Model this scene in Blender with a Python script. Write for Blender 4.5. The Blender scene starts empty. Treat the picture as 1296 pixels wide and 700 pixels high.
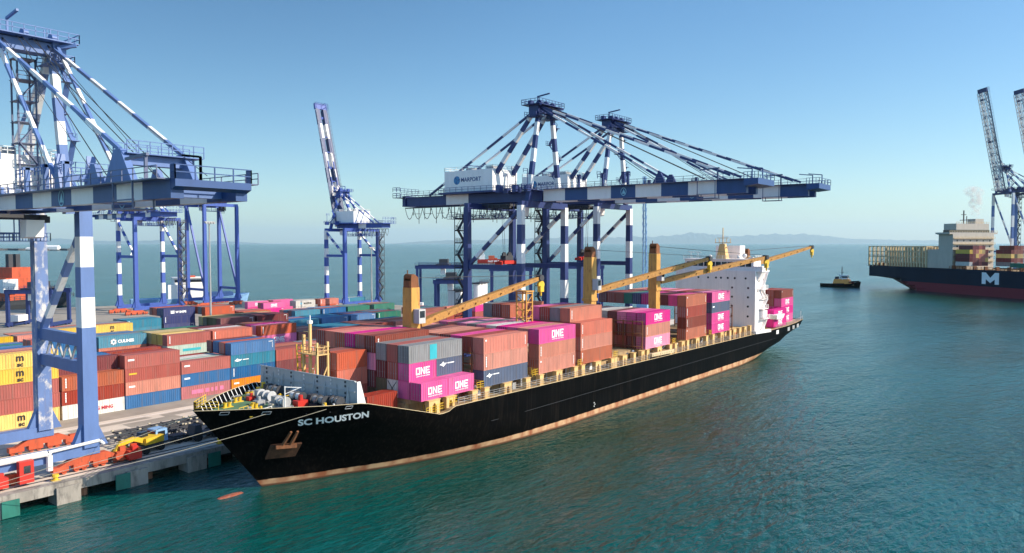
import bpy, bmesh, math, random
from math import radians, sin, cos, pi, atan2, sqrt
from mathutils import Vector, Matrix
random.seed(7)
S = bpy.context.scene
COL = S.collection

# ------------------------------------------------------------------ camera
YAW, CAMH, FPX = 0.664, 34.73, 950.0
PITCH = math.atan(42 / FPX)
cam_d = bpy.data.cameras.new('camera')
cam = bpy.data.objects.new('camera', cam_d)
COL.objects.link(cam)
fw = Vector((cos(YAW) * cos(PITCH), sin(YAW) * cos(PITCH), -sin(PITCH)))
rt = Vector((sin(YAW), -cos(YAW), 0))
up = rt.cross(fw)
cam.matrix_world = Matrix(((rt.x, up.x, -fw.x, 0), (rt.y, up.y, -fw.y, 0), (rt.z, up.z, -fw.z, CAMH), (0, 0, 0, 1)))
cam_d.sensor_width = 36
cam_d.lens = FPX / 1296 * 36
cam_d.clip_start = 1
cam_d.clip_end = 200000
S.camera = cam

# ------------------------------------------------------------------ sky, sun, exposure
SUN = Vector((0.40, -0.745, 0.54)).normalized()
world = bpy.data.worlds.new('World')
S.world = world
world.use_nodes = True
wn = world.node_tree
bg = wn.nodes['Background']
sky = wn.nodes.new('ShaderNodeTexSky')
sky.sky_type = 'NISHITA'
sky.sun_disc = False
sky.sun_elevation = math.asin(SUN.z)
sky.sun_rotation = atan2(SUN.x, SUN.y)
sky.altitude = 0
sky.air_density = 1.0
sky.dust_density = 0.5
sky.ozone_density = 2.5
hs_ = wn.nodes.new('ShaderNodeHueSaturation')
hs_.inputs['Saturation'].default_value = 1.22
wn.links.new(sky.outputs[0], hs_.inputs['Color'])
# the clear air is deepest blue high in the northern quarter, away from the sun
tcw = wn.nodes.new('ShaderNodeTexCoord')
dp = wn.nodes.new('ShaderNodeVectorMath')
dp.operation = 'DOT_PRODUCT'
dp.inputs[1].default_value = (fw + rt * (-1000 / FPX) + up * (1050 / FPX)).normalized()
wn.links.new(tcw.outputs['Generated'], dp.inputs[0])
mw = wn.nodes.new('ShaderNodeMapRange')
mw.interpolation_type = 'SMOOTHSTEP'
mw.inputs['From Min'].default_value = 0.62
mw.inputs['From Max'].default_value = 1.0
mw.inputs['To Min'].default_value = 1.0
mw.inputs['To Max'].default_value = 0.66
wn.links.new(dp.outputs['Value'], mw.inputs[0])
# and sky dimmed in view, raised behind the viewpoint as added shade fill
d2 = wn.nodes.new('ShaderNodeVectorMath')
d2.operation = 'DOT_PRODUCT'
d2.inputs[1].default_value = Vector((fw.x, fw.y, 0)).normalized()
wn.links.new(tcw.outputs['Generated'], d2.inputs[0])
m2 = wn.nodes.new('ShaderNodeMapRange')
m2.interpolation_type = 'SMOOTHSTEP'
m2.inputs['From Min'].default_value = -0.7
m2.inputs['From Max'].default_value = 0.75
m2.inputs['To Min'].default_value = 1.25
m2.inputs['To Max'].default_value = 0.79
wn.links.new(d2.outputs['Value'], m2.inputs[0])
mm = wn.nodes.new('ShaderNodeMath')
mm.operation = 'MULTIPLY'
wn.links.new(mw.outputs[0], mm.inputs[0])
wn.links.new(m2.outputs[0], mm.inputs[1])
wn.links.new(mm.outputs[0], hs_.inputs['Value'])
tn_ = wn.nodes.new('ShaderNodeMix')
tn_.data_type = 'RGBA'
tn_.blend_type = 'MULTIPLY'
tn_.inputs['Factor'].default_value = 1.0
tn_.inputs['B'].default_value = (0.94, 1.03, 1.03, 1)
wn.links.new(hs_.outputs[0], tn_.inputs['A'])
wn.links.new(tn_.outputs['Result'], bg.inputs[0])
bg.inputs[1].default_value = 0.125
sl = bpy.data.lights.new('sun', 'SUN')
sl.energy = 4.3
sl.angle = radians(0.5)
sl.color = (1.0, 0.89, 0.73)
so = bpy.data.objects.new('sun', sl)
COL.objects.link(so)
so.rotation_euler = SUN.to_track_quat('Z', 'Y').to_euler()
S.view_settings.view_transform = 'Standard'
S.view_settings.look = 'None'
S.view_settings.exposure = 0.72
S.view_settings.gamma = 1.0
S.view_settings.use_curve_mapping = False
S.cycles.max_bounces = 6
S.cycles.volume_bounces = 1
S.cycles.use_denoising = True

# ------------------------------------------------------------------ materials
def srgb(r, g, b):
    f = lambda c: (c / 12.92) if c <= 0.04045 else ((c + 0.055) / 1.055) ** 2.4
    return (f(r / 255), f(g / 255), f(b / 255))

def mat(name, col, rough=0.6, metal=0.0, var=0.12, scale=0.6, stain=None, stain_amt=0.45, stretch=(1, 1, 0.25), rand=0.0, spec=0.4, bump=0.0, streak=0.0):
    m = bpy.data.materials.new(name)
    m.use_nodes = True
    nt = m.node_tree
    N, L = nt.nodes, nt.links
    b = N['Principled BSDF']
    b.inputs['Roughness'].default_value = rough
    b.inputs['Metallic'].default_value = metal
    b.inputs['Specular IOR Level'].default_value = spec
    tc = N.new('ShaderNodeTexCoord')
    mp = N.new('ShaderNodeMapping')
    mp.inputs['Scale'].default_value = stretch
    L.new(tc.outputs['Object'], mp.inputs[0])
    oi = N.new('ShaderNodeObjectInfo')
    add = N.new('ShaderNodeVectorMath')
    add.operation = 'ADD'
    sc = N.new('ShaderNodeVectorMath')
    sc.operation = 'SCALE'
    sc.inputs[0].default_value = (37.0, 91.0, 13.0)
    L.new(oi.outputs['Random'], sc.inputs['Scale'])
    L.new(mp.outputs[0], add.inputs[0])
    L.new(sc.outputs[0], add.inputs[1])
    n1 = N.new('ShaderNodeTexNoise')
    n1.inputs['Scale'].default_value = scale
    n1.inputs['Detail'].default_value = 6
    n1.inputs['Roughness'].default_value = 0.65
    L.new(add.outputs[0], n1.inputs['Vector'])
    hsv = N.new('ShaderNodeHueSaturation')
    hsv.inputs['Color'].default_value = (*col, 1)
    mr = N.new('ShaderNodeMapRange')
    mr.inputs['From Min'].default_value = 0.3
    mr.inputs['From Max'].default_value = 0.7
    mr.inputs['To Min'].default_value = 1 - var
    mr.inputs['To Max'].default_value = 1 + var
    L.new(n1.outputs['Fac'], mr.inputs[0])
    if rand:
        mr2 = N.new('ShaderNodeMapRange')
        mr2.inputs['To Min'].default_value = 1 - rand
        mr2.inputs['To Max'].default_value = 1 + rand
        L.new(oi.outputs['Random'], mr2.inputs[0])
        mu = N.new('ShaderNodeMath')
        mu.operation = 'MULTIPLY'
        L.new(mr.outputs[0], mu.inputs[0])
        L.new(mr2.outputs[0], mu.inputs[1])
        L.new(mu.outputs[0], hsv.inputs['Value'])
        mr3 = N.new('ShaderNodeMapRange')
        mr3.inputs['To Min'].default_value = 1.08
        mr3.inputs['To Max'].default_value = 0.8
        L.new(oi.outputs['Random'], mr3.inputs[0])
        L.new(mr3.outputs[0], hsv.inputs['Saturation'])
    else:
        L.new(mr.outputs[0], hsv.inputs['Value'])
    out = hsv.outputs[0]
    if stain:
        n2 = N.new('ShaderNodeTexNoise')
        n2.inputs['Scale'].default_value = scale * 2.3
        n2.inputs['Detail'].default_value = 8
        n2.inputs['Roughness'].default_value = 0.7
        L.new(add.outputs[0], n2.inputs['Vector'])
        cr = N.new('ShaderNodeMapRange')
        cr.inputs['From Min'].default_value = 1 - stain_amt
        cr.inputs['From Max'].default_value = 1 - stain_amt + 0.14
        cr.inputs['To Max'].default_value = 0.85
        L.new(n2.outputs['Fac'], cr.inputs[0])
        mx = N.new('ShaderNodeMix')
        mx.data_type = 'RGBA'
        L.new(cr.outputs[0], mx.inputs['Factor'])
        L.new(out, mx.inputs['A'])
        mx.inputs['B'].default_value = (*stain, 1)
        out = mx.outputs['Result']
    if streak:
        mp3 = N.new('ShaderNodeMapping')
        mp3.inputs['Scale'].default_value = (2.6, 2.6, 0.12)
        L.new(tc.outputs['Object'], mp3.inputs[0])
        ad3 = N.new('ShaderNodeVectorMath')
        ad3.operation = 'ADD'
        L.new(mp3.outputs[0], ad3.inputs[0])
        L.new(sc.outputs[0], ad3.inputs[1])
        n3 = N.new('ShaderNodeTexNoise')
        n3.inputs['Scale'].default_value = 1.0
        n3.inputs['Detail'].default_value = 3
        L.new(ad3.outputs[0], n3.inputs['Vector'])
        r3 = N.new('ShaderNodeMapRange')
        r3.inputs['From Min'].default_value = 0.5
        r3.inputs['From Max'].default_value = 0.72
        r3.inputs['To Max'].default_value = streak
        L.new(n3.outputs['Fac'], r3.inputs[0])
        m3 = N.new('ShaderNodeMix')
        m3.data_type = 'RGBA'
        L.new(r3.outputs[0], m3.inputs['Factor'])
        L.new(out, m3.inputs['A'])
        m3.inputs['B'].default_value = (0.16, 0.12, 0.10, 1)
        out = m3.outputs['Result']
    L.new(out, b.inputs['Base Color'])
    if bump:
        bp = N.new('ShaderNodeBump')
        bp.inputs['Strength'].default_value = bump
        bp.inputs['Distance'].default_value = 0.1
        L.new(n1.outputs['Fac'], bp.inputs['Height'])
        L.new(bp.outputs[0], b.inputs['Normal'])
    return m

RUST = (0.17, 0.065, 0.025)
M = {}
M['navy'] = mat('navy_paint', (0.020, 0.036, 0.135), 0.45, stain=(0.05, 0.05, 0.08), stain_amt=0.36)
M['blue'] = mat('crane_blue_paint', (0.100, 0.170, 0.37), 0.5, stain=(0.13, 0.16, 0.30), stain_amt=0.38)
M['deep_blue'] = mat('deep_blue_paint', (0.040, 0.085, 0.33), 0.5, stain=(0.08, 0.10, 0.2), stain_amt=0.38)
M['blue_worn'] = mat('flaking_blue_paint', (0.115, 0.185, 0.38), 0.55, stain=(0.66, 0.62, 0.55), stain_amt=0.50, scale=0.35, stretch=(1, 1, 0.6), streak=0.25)
M['girder_navy'] = mat('girder_navy_paint', (0.028, 0.072, 0.20), 0.5, var=0.10)
M['girder_grey'] = mat('girder_pale_paint', (0.80, 0.75, 0.72), 0.5, var=0.06, stain=(0.35, 0.28, 0.22), stain_amt=0.33)
M['white'] = mat('white_paint', (0.74, 0.73, 0.71), 0.5, var=0.06, stain=(0.48, 0.40, 0.32), stain_amt=0.36, streak=0.25)
M['white_worn'] = mat('white_band_paint', (0.76, 0.75, 0.73), 0.5, var=0.05, stain=(0.36, 0.40, 0.55), stain_amt=0.36, streak=0.25)
M['house_white'] = mat('house_white_paint', (0.80, 0.78, 0.74), 0.5, var=0.05, stain=(0.55, 0.47, 0.38), stain_amt=0.33, streak=0.10)
M['acc_white'] = mat('superstructure_white', (0.86, 0.79, 0.76), 0.45, var=0.05, stain=(0.55, 0.42, 0.34), stain_amt=0.34, streak=0.10)
M['steel'] = mat('dark_steel', (0.045, 0.047, 0.055), 0.6)
M['rail'] = mat('railing_steel', (0.10, 0.12, 0.20), 0.5)
M['galv'] = mat('galvanised_steel', (0.34, 0.34, 0.34), 0.6, metal=0.2, var=0.3, stain=(0.18, 0.11, 0.07), stain_amt=0.42)
M['orange_red'] = mat('orange_red_paint', (0.47, 0.080, 0.032), 0.55, var=0.22, stain=(0.17, 0.055, 0.03), stain_amt=0.45)
M['red'] = mat('red_paint', (0.52, 0.03, 0.02), 0.45)
M['yellow'] = mat('safety_yellow', (0.66, 0.42, 0.03), 0.5, var=0.12)
M['cream'] = mat('cream_yellow_paint', (0.66, 0.42, 0.17), 0.6, stain=(0.34, 0.17, 0.06), stain_amt=0.42, scale=0.9)
M['shipcrane'] = mat('ship_crane_yellow', (0.56, 0.29, 0.060), 0.55, stain=(0.24, 0.09, 0.03), stain_amt=0.47, scale=0.8, streak=0.25)
M['jib'] = mat('jib_ochre', (0.42, 0.205, 0.045), 0.6, stain=(0.19, 0.075, 0.028), stain_amt=0.5, scale=0.9, stretch=(1, 1, 1))
M['rust_dark'] = mat('dark_rust', (0.085, 0.034, 0.016), 0.85, var=0.35, stain=(0.16, 0.07, 0.03), stain_amt=0.44, scale=1.4)
M['rust'] = mat('rusty_steel', (0.20, 0.075, 0.03), 0.85, var=0.3, stain=(0.07, 0.035, 0.025), stain_amt=0.45, scale=1.4)
M['hull_black'] = mat('black_hull_paint', (0.0065, 0.0070, 0.0075), 0.42, var=0.25, scale=0.15, stain=(0.013, 0.012, 0.011), stain_amt=0.4, spec=0.3)
M['boot'] = mat('antifouling_band', (0.50, 0.255, 0.135), 0.75, var=0.2, scale=0.35, stain=(0.30, 0.11, 0.05), stain_amt=0.49, stretch=(1, 1, 0.5))
M['deckgreen'] = mat('green_deck_paint', (0.085, 0.17, 0.085), 0.7, var=0.25, stain=(0.28, 0.22, 0.10), stain_amt=0.42)
M['deckbrown'] = mat('worn_deck_paint', (0.36, 0.25, 0.13), 0.8, var=0.2, stain=(0.2, 0.1, 0.05), stain_amt=0.46)
M['bwgrey'] = mat('breakwater_grey', (0.46, 0.46, 0.46), 0.6, var=0.10, stain=(0.2, 0.15, 0.12), stain_amt=0.38, streak=0.10)
M['glass'] = mat('window_glass', (0.015, 0.02, 0.028), 0.08, var=0.05, spec=0.6)
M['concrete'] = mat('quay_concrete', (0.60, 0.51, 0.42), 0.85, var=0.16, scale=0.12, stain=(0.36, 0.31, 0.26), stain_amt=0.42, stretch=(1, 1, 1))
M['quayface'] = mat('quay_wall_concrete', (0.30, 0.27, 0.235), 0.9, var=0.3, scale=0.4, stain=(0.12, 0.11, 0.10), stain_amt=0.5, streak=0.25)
M['asphalt'] = mat('yard_asphalt', (0.30, 0.26, 0.215), 0.9, var=0.25, scale=0.1, stretch=(1, 1, 1))
M['darkpit'] = mat('under_quay_dark', (0.03, 0.03, 0.03), 0.95)
M['fender'] = mat('green_fender_face', (0.018, 0.145, 0.11), 0.6, var=0.25, stain=(0.02, 0.07, 0.055), stain_amt=0.42)
M['rubber'] = mat('black_rubber', (0.018, 0.018, 0.018), 0.8)
M['rope'] = mat('mooring_rope', (0.48, 0.42, 0.31), 0.9)
M['ropedark'] = mat('dark_wire', (0.05, 0.05, 0.055), 0.7)
M['lettering'] = mat('white_lettering', (0.82, 0.82, 0.82), 0.5, var=0.04)
M['lettering_black'] = mat('black_lettering', (0.025, 0.022, 0.02), 0.6)
M['lettering_red'] = mat('red_lettering', (0.5, 0.03, 0.05), 0.6)
M['lettering_teal'] = mat('teal_panel', (0.03, 0.36, 0.42), 0.6)
M['lettering_blue'] = mat('logo_blue', (0.05, 0.22, 0.42), 0.5)
M['lightblue'] = mat('pale_blue_emblem', (0.25, 0.50, 0.60), 0.5)
M['steelpile'] = mat('rusty_pile', (0.26, 0.13, 0.08), 0.9)
M['m_hull'] = mat('dark_blue_hull', (0.010, 0.030, 0.065), 0.5, var=0.2, scale=0.08, stain=(0.03, 0.045, 0.06), stain_amt=0.42)
M['m_red'] = mat('red_bottom_paint', (0.12, 0.020, 0.028), 0.7, var=0.2, scale=0.1)
M['beige'] = mat('beige_steel', (0.60, 0.47, 0.28), 0.6, var=0.12, stain=(0.4, 0.22, 0.1), stain_amt=0.42)
M['accgrey'] = mat('warm_grey_superstructure', (0.48, 0.42, 0.35), 0.6, var=0.08, stain=(0.36, 0.27, 0.18), stain_amt=0.4)
M['tug_orange'] = mat('tug_orange_paint', (0.85, 0.33, 0.07), 0.5)
M['hill'] = mat('distant_hillside', (0.06, 0.075, 0.04), 0.95, scale=0.002, var=0.2)
M['lorry_blue'] = mat('pale_blue_cab', (0.22, 0.38, 0.60), 0.4)
M['bulb'] = mat('bulbous_bow_red', (0.30, 0.085, 0.05), 0.6, var=0.4, stain=(0.4, 0.25, 0.18), stain_amt=0.48, scale=1.2)

# container colours, each with weathering and its own variation from box to box
CC = {}
def cmat(key, name, col, stain=RUST, amt=0.38, rand=0.18):
    CC[key] = mat('container_' + name, col, 0.6, var=0.14, scale=0.5, stain=stain, stain_amt=amt, stretch=(1, 1, 0.35), rand=rand, streak=0.42)
cmat('mg', 'magenta', (0.62, 0.022, 0.225), (0.5, 0.06, 0.2), 0.36, 0.06)
cmat('pk', 'faded_pink', (0.66, 0.14, 0.28), (0.5, 0.09, 0.12))
cmat('rd', 'brick_red', (0.33, 0.052, 0.034))
cmat('or', 'orange_red', (0.50, 0.098, 0.046))
cmat('sa', 'salmon', (0.46, 0.135, 0.075))
cmat('br', 'red_brown', (0.235, 0.052, 0.035))
cmat('mr', 'maroon', (0.16, 0.024, 0.028))
cmat('bl', 'blue', (0.012, 0.115, 0.30), (0.03, 0.13, 0.24))
cmat('te', 'teal', (0.016, 0.185, 0.28), (0.03, 0.2, 0.25))
cmat('nv', 'navy', (0.020, 0.030, 0.13), (0.05, 0.05, 0.1))
cmat('sb', 'slate_blue', (0.075, 0.10, 0.165), (0.12, 0.12, 0.15))
cmat('gy', 'grey', (0.20, 0.20, 0.205), (0.16, 0.13, 0.11))
cmat('lg', 'light_grey', (0.50, 0.47, 0.43), (0.34, 0.26, 0.2))
cmat('wh', 'white', (0.68, 0.65, 0.60), (0.45, 0.38, 0.3))
cmat('ye', 'yellow', (0.68, 0.42, 0.035), (0.5, 0.28, 0.05))
cmat('go', 'mustard', (0.44, 0.30, 0.085), (0.36, 0.22, 0.07))
cmat('ag', 'orange', (0.74, 0.25, 0.015), (0.6, 0.2, 0.03))
cmat('mi', 'mint_grey', (0.36, 0.44, 0.36), (0.3, 0.3, 0.24))
cmat('gn', 'green', (0.02, 0.165, 0.11), (0.08, 0.16, 0.11))
cmat('dg', 'dark_olive', (0.085, 0.075, 0.035), (0.1, 0.06, 0.03))
cmat('dp', 'dusty_red', (0.36, 0.075, 0.085), (0.42, 0.16, 0.16))
CNAME = dict(dp='dusty red', mg='magenta', pk='faded pink', rd='brick red', br='red-brown', sa='salmon red', mr='maroon', bl='blue', te='teal blue', nv='navy', sb='slate blue',
             gy='grey', lg='light grey', wh='white', ye='yellow', go='mustard', ag='orange', mi='mint grey', gn='green', dg='dark olive')
CNAME['or'] = 'orange-red'

# ------------------------------------------------------------------ mesh helper
class MB:
    def __init__(s, org=(0, 0, 0)):
        s.v, s.f, s.m, s.o = [], [], [], Vector(org)
    def face(s, pts, mi=0):
        b = len(s.v)
        s.v += [Vector(p) for p in pts]
        s.f.append(tuple(range(b, b + len(pts))))
        s.m.append(mi)
    def hexa(s, P, mi=0):
        b = len(s.v)
        s.v += [Vector(p) for p in P]
        for q in ((0, 3, 2, 1), (4, 5, 6, 7), (0, 1, 5, 4), (1, 2, 6, 5), (2, 3, 7, 6), (3, 0, 4, 7)):
            s.f.append(tuple(b + i for i in q))
            s.m.append(mi)
    def box(s, x0, x1, y0, y1, z0, z1, mi=0):
        s.hexa([(x0, y0, z0), (x1, y0, z0), (x1, y1, z0), (x0, y1, z0), (x0, y0, z1), (x1, y0, z1), (x1, y1, z1), (x0, y1, z1)], mi)
    def bar(s, p0, p1, w, h=None, mi=0, w1=None, h1=None):
        p0, p1 = Vector(p0), Vector(p1)
        h = w if h is None else h
        w1 = w if w1 is None else w1
        h1 = h if h1 is None else h1
        d = (p1 - p0).normalized()
        ref = Vector((0, 0, 1)) if abs(d.z) < 0.95 else Vector((0, 1, 0))
        a = d.cross(ref).normalized()
        b = a.cross(d)
        P = []
        for p, ww, hh in ((p0, w, h), (p1, w1, h1)):
            P += [p - a * ww / 2 - b * hh / 2, p + a * ww / 2 - b * hh / 2, p + a * ww / 2 + b * hh / 2, p - a * ww / 2 + b * hh / 2]
        s.hexa(P, mi)
    def bands(s, p0, p1, w, h, n, mis, w1=None, h1=None):
        p0, p1 = Vector(p0), Vector(p1)
        w1 = w if w1 is None else w1
        h1 = h if h1 is None else h1
        for i in range(n):
            t0, t1 = i / n, (i + 1) / n
            s.bar(p0.lerp(p1, t0), p0.lerp(p1, t1), w + (w1 - w) * t0, h + (h1 - h) * t0, mis[i % len(mis)], w + (w1 - w) * t1, h + (h1 - h) * t1)
    def tube(s, p0, p1, r, n=8, r1=None, mi=0, cap=True):
        p0, p1 = Vector(p0), Vector(p1)
        r1 = r if r1 is None else r1
        d = (p1 - p0).normalized()
        ref = Vector((0, 0, 1)) if abs(d.z) < 0.95 else Vector((0, 1, 0))
        a = d.cross(ref).normalized()
        c = a.cross(d)
        b = len(s.v)
        for p, rr in ((p0, r), (p1, r1)):
            for i in range(n):
                t = 2 * pi * i / n
                s.v.append(p + a * (cos(t) * rr) + c * (sin(t) * rr))
        for i in range(n):
            j = (i + 1) % n
            s.f.append((b + i, b + j, b + n + j, b + n + i))
            s.m.append(mi)
        if cap:
            s.f.append(tuple(b + i for i in reversed(range(n))))
            s.m.append(mi)
            s.f.append(tuple(b + n + i for i in range(n)))
            s.m.append(mi)
    def path(s, pts, r, n=5, mi=0):
        for a, b in zip(pts, pts[1:]):
            s.tube(a, b, r, n, mi=mi, cap=False)
    def prism(s, pts, d, mi=0):
        d = Vector(d)
        n = len(pts)
        b = len(s.v)
        s.v += [Vector(p) for p in pts] + [Vector(p) + d for p in pts]
        s.f.append(tuple(b + i for i in reversed(range(n))))
        s.m.append(mi)
        s.f.append(tuple(b + n + i for i in range(n)))
        s.m.append(mi)
        for i in range(n):
            j = (i + 1) % n
            s.f.append((b + i, b + j, b + n + j, b + n + i))
            s.m.append(mi)
    def rail(s, pts, h=1.1, step=2.5, r=0.05, mi=0, rows=2):
        for a, b in zip(pts, pts[1:]):
            a, b = Vector(a), Vector(b)
            n = max(1, int((b - a).length / step))
            for i in range(n + 1):
                p = a.lerp(b, i / n)
                s.bar(p, p + Vector((0, 0, h)), r * 1.6, mi=mi)
            for k in range(1, rows + 1):
                z = Vector((0, 0, h * k / rows))
                s.bar(a + z, b + z, r * 1.6, mi=mi)
    def build(s, name, mats, parent=None, smooth=False):
        me = bpy.data.meshes.new(name)
        me.from_pydata([tuple(p - s.o) for p in s.v], [], s.f)
        if not isinstance(mats, (list, tuple)):
            mats = [mats]
        for q in mats:
            me.materials.append(M[q] if isinstance(q, str) else q)
        if len(mats) > 1:
            me.polygons.foreach_set('material_index', s.m)
        bm = bmesh.new()
        bm.from_mesh(me)
        bmesh.ops.recalc_face_normals(bm, faces=bm.faces)
        bm.to_mesh(me)
        bm.free()
        if smooth:
            me.polygons.foreach_set('use_smooth', [True] * len(me.polygons))
        me.update()
        o = bpy.data.objects.new(name, me)
        COL.objects.link(o)
        if parent:
            o.parent = parent
        return o

def tag(o, label=None, cat=None, group=None, kind=None):
    if label: o['label'] = label
    if cat: o['category'] = cat
    if group: o['group'] = group
    if kind: o['kind'] = kind
    return o
def empty(name, loc, rz=0.0, label=None, cat=None, group=None):
    o = bpy.data.objects.new(name, None)
    o.location = loc
    o.rotation_euler = (0, 0, rz)
    o.empty_display_size = 0.5
    COL.objects.link(o)
    return tag(o, label, cat, group)
def copy_tree(o, parent=None):
    c = o.copy()
    COL.objects.link(c)
    c.parent = parent
    for ch in o.children:
        copy_tree(ch, c)
    return c

_tx = {}
def text_polys(txt, size, bold=0.0):
    """mesh data (verts 2D, faces) of a line of text, origin at its left base"""
    k = (txt, size, bold)
    if k not in _tx:
        c = bpy.data.curves.new('lettering', 'FONT')
        c.body = txt
        c.size = size
        c.offset = bold
        c.resolution_u = 3
        t = bpy.data.objects.new('lettering', c)
        me = bpy.data.meshes.new_from_object(t)
        _tx[k] = ([v.co.copy() for v in me.vertices], [tuple(p.vertices) for p in me.polygons])
        bpy.data.objects.remove(t)
        bpy.data.meshes.remove(me)
        bpy.data.curves.remove(c)
    return _tx[k]
def put_text(mb, txt, fn, size, bold=0.0, mi=0, sx=1.0, x0=0.0, y0=0.0):
    """fn(x, y) -> 3D point"""
    vs, fs = text_polys(txt, size, bold)
    for f in fs:
        mb.face([fn(x0 + vs[i].x * sx, y0 + vs[i].y) for i in f], mi)
def text_width(txt, size, bold=0.0):
    vs, _ = text_polys(txt, size, bold)
    return max(v.x for v in vs)
# ------------------------------------------------------------------ setting: water, hills, haze, quay
def water_material():
    m = bpy.data.materials.new('sea_water')
    m.use_nodes = True
    N, L = m.node_tree.nodes, m.node_tree.links
    b = N['Principled BSDF']
    b.inputs['Roughness'].default_value = 0.19
    b.inputs['IOR'].default_value = 1.46
    tc = N.new('ShaderNodeTexCoord')
    def noise(scale, rot, st, det, rough=0.55):
        mp = N.new('ShaderNodeMapping')
        mp.inputs['Rotation'].default_value = (0, 0, rot)
        mp.inputs['Scale'].default_value = st
        L.new(tc.outputs['Object'], mp.inputs[0])
        n = N.new('ShaderNodeTexNoise')
        n.inputs['Scale'].default_value = scale
        n.inputs['Detail'].default_value = det
        n.inputs['Roughness'].default_value = rough
        n.inputs['Distortion'].default_value = 0.4
        L.new(mp.outputs[0], n.inputs['Vector'])
        return n.outputs['Fac']
    big = noise(0.012, 0.4, (1, 1.6, 1), 3)
    # water body colour: teal, patchy with plankton and silt
    cr = N.new('ShaderNodeValToRGB')
    cr.color_ramp.elements[0].position = 0.35
    cr.color_ramp.elements[0].color = (0.0010, 0.038, 0.021, 1)
    cr.color_ramp.elements[1].position = 0.68
    cr.color_ramp.elements[1].color = (0.0014, 0.080, 0.078, 1)
    L.new(big, cr.inputs[0])
    L.new(cr.outputs[0], b.inputs['Base Color'])
    # ripples
    a = noise(1.1, 0.95, (0.45, 1.0, 1), 3, 0.6)
    c = noise(0.36, 0.78, (0.40, 1.0, 1), 2, 0.5)
    d = noise(0.10, 1.1, (0.5, 1.0, 1), 2, 0.5)
    gust = noise(0.022, 0.86, (0.30, 1.4, 1), 3, 0.55)
    gm = N.new('ShaderNodeMapRange')
    gm.inputs['From Min'].default_value = 0.35
    gm.inputs['From Max'].default_value = 0.65
    gm.inputs['To Min'].default_value = 0.50
    gm.inputs['To Max'].default_value = 1.25
    L.new(gust, gm.inputs[0])
    def mul(x, k):
        n = N.new('ShaderNodeMath')
        n.operation = 'MULTIPLY'
        L.new(x, n.inputs[0])
        if isinstance(k, float):
            n.inputs[1].default_value = k
        else:
            L.new(k, n.inputs[1])
        return n.outputs[0]
    def add(x, y):
        n = N.new('ShaderNodeMath')
        n.operation = 'ADD'
        L.new(x, n.inputs[0])
        L.new(y, n.inputs[1])
        return n.outputs[0]
    h = add(mul(mul(a, 0.42), gm.outputs[0]), add(mul(mul(c, 0.58), gm.outputs[0]), mul(d, 0.6)))
    bp = N.new('ShaderNodeBump')
    bp.inputs['Strength'].default_value = 1.0
    bp.inputs['Distance'].default_value = 1.0
    L.new(h, bp.inputs['Height'])
    L.new(bp.outputs[0], b.inputs['Normal'])
    return m
M['water'] = water_material()
w = MB()
R_ = 94000
w.face([(-R_, -R_, 0), (R_, -R_, 0), (R_, R_, 0), (-R_, R_, 0)])
tag(w.build('sea', 'water'), kind='structure')

# hills across the gulf: a ridge with depth, about 18 km away
def ridge(name, dist, b0, b1, peaks, base_h, depth, seed):
    rnd = random.Random(seed)
    mb = MB()
    n, rows = 160, 7
    grid = []
    ph = [rnd.uniform(0, 6.28) for _ in range(6)]
    for i in range(n + 1):
        t = i / n
        px = b0 + (b1 - b0) * t
        h = base_h
        for (pc, pw, pv) in peaks:
            h += pv * math.exp(-((px - pc) / pw) ** 2)
        h *= 1 + 0.05 * sin(t * 61 + ph[0]) + 0.035 * sin(t * 133 + ph[1]) + 0.02 * sin(t * 290 + ph[2])
        edge = min(1, t / 0.10, (1 - t) / 0.10)
        h *= edge * (2 - edge)
        col = []
        for j in range(rows):
            q = j / (rows - 1)
            prof = sin(pi * min(1, max(0, q))) ** 0.9
            d = dist + depth * (q - 0.5)
            lat = (px - 648) / FPX * dist
            p = Vector((fw.x, fw.y, 0)).normalized() * d + rt * lat
            hh = h * prof * (1 + 0.10 * sin(px * 0.35 + j * 2.1 + ph[3]))
            col.append(Vector((p.x, p.y, max(-3.0, hh) if 0 < j < rows - 1 else -3.0)))
        grid.append(col)
    for i in range(n):
        for j in range(rows - 1):
            mb.face([grid[i][j], grid[i + 1][j], grid[i + 1][j + 1], grid[i][j + 1]])
    o = mb.build(name, 'hill')
    bm = bmesh.new(); bm.from_mesh(o.data)
    bmesh.ops.remove_doubles(bm, verts=bm.verts, dist=0.01)
    bm.to_mesh(o.data); bm.free()
    tag(o, kind='structure')
ridge('hills', 89000, 500, 1240, [(880, 45, 560), (1000, 60, 610), (740, 110, 320), (930, 190, 220)], 350, 9000, 3)
ridge('hills', 90000, -80, 330, [(60, 60, 400), (220, 60, 200)], 200, 9000, 5)

# haze: one closed box of thin even air round everything
hz = MB()
hz.box(-95000, 95000, -95000, 95000, -1.0, 2200)
ho = hz.build('haze', 'water')
hm = bpy.data.materials.new('sea_haze')
hm.use_nodes = True
for nd in list(hm.node_tree.nodes):
    if nd.type != 'OUTPUT_MATERIAL':
        hm.node_tree.nodes.remove(nd)
pv = hm.node_tree.nodes.new('ShaderNodeVolumePrincipled')
pv.inputs['Color'].default_value = (0.68, 0.88, 1.0, 1)
pv.inputs['Density'].default_value = 1.4e-5
pv.inputs['Anisotropy'].default_value = 0.2
hm.node_tree.links.new(pv.outputs[0], [n for n in hm.node_tree.nodes if n.type == 'OUTPUT_MATERIAL'][0].inputs['Volume'])
ho.data.materials.clear()
ho.data.materials.append(hm)
tag(ho, kind='stuff')

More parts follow.
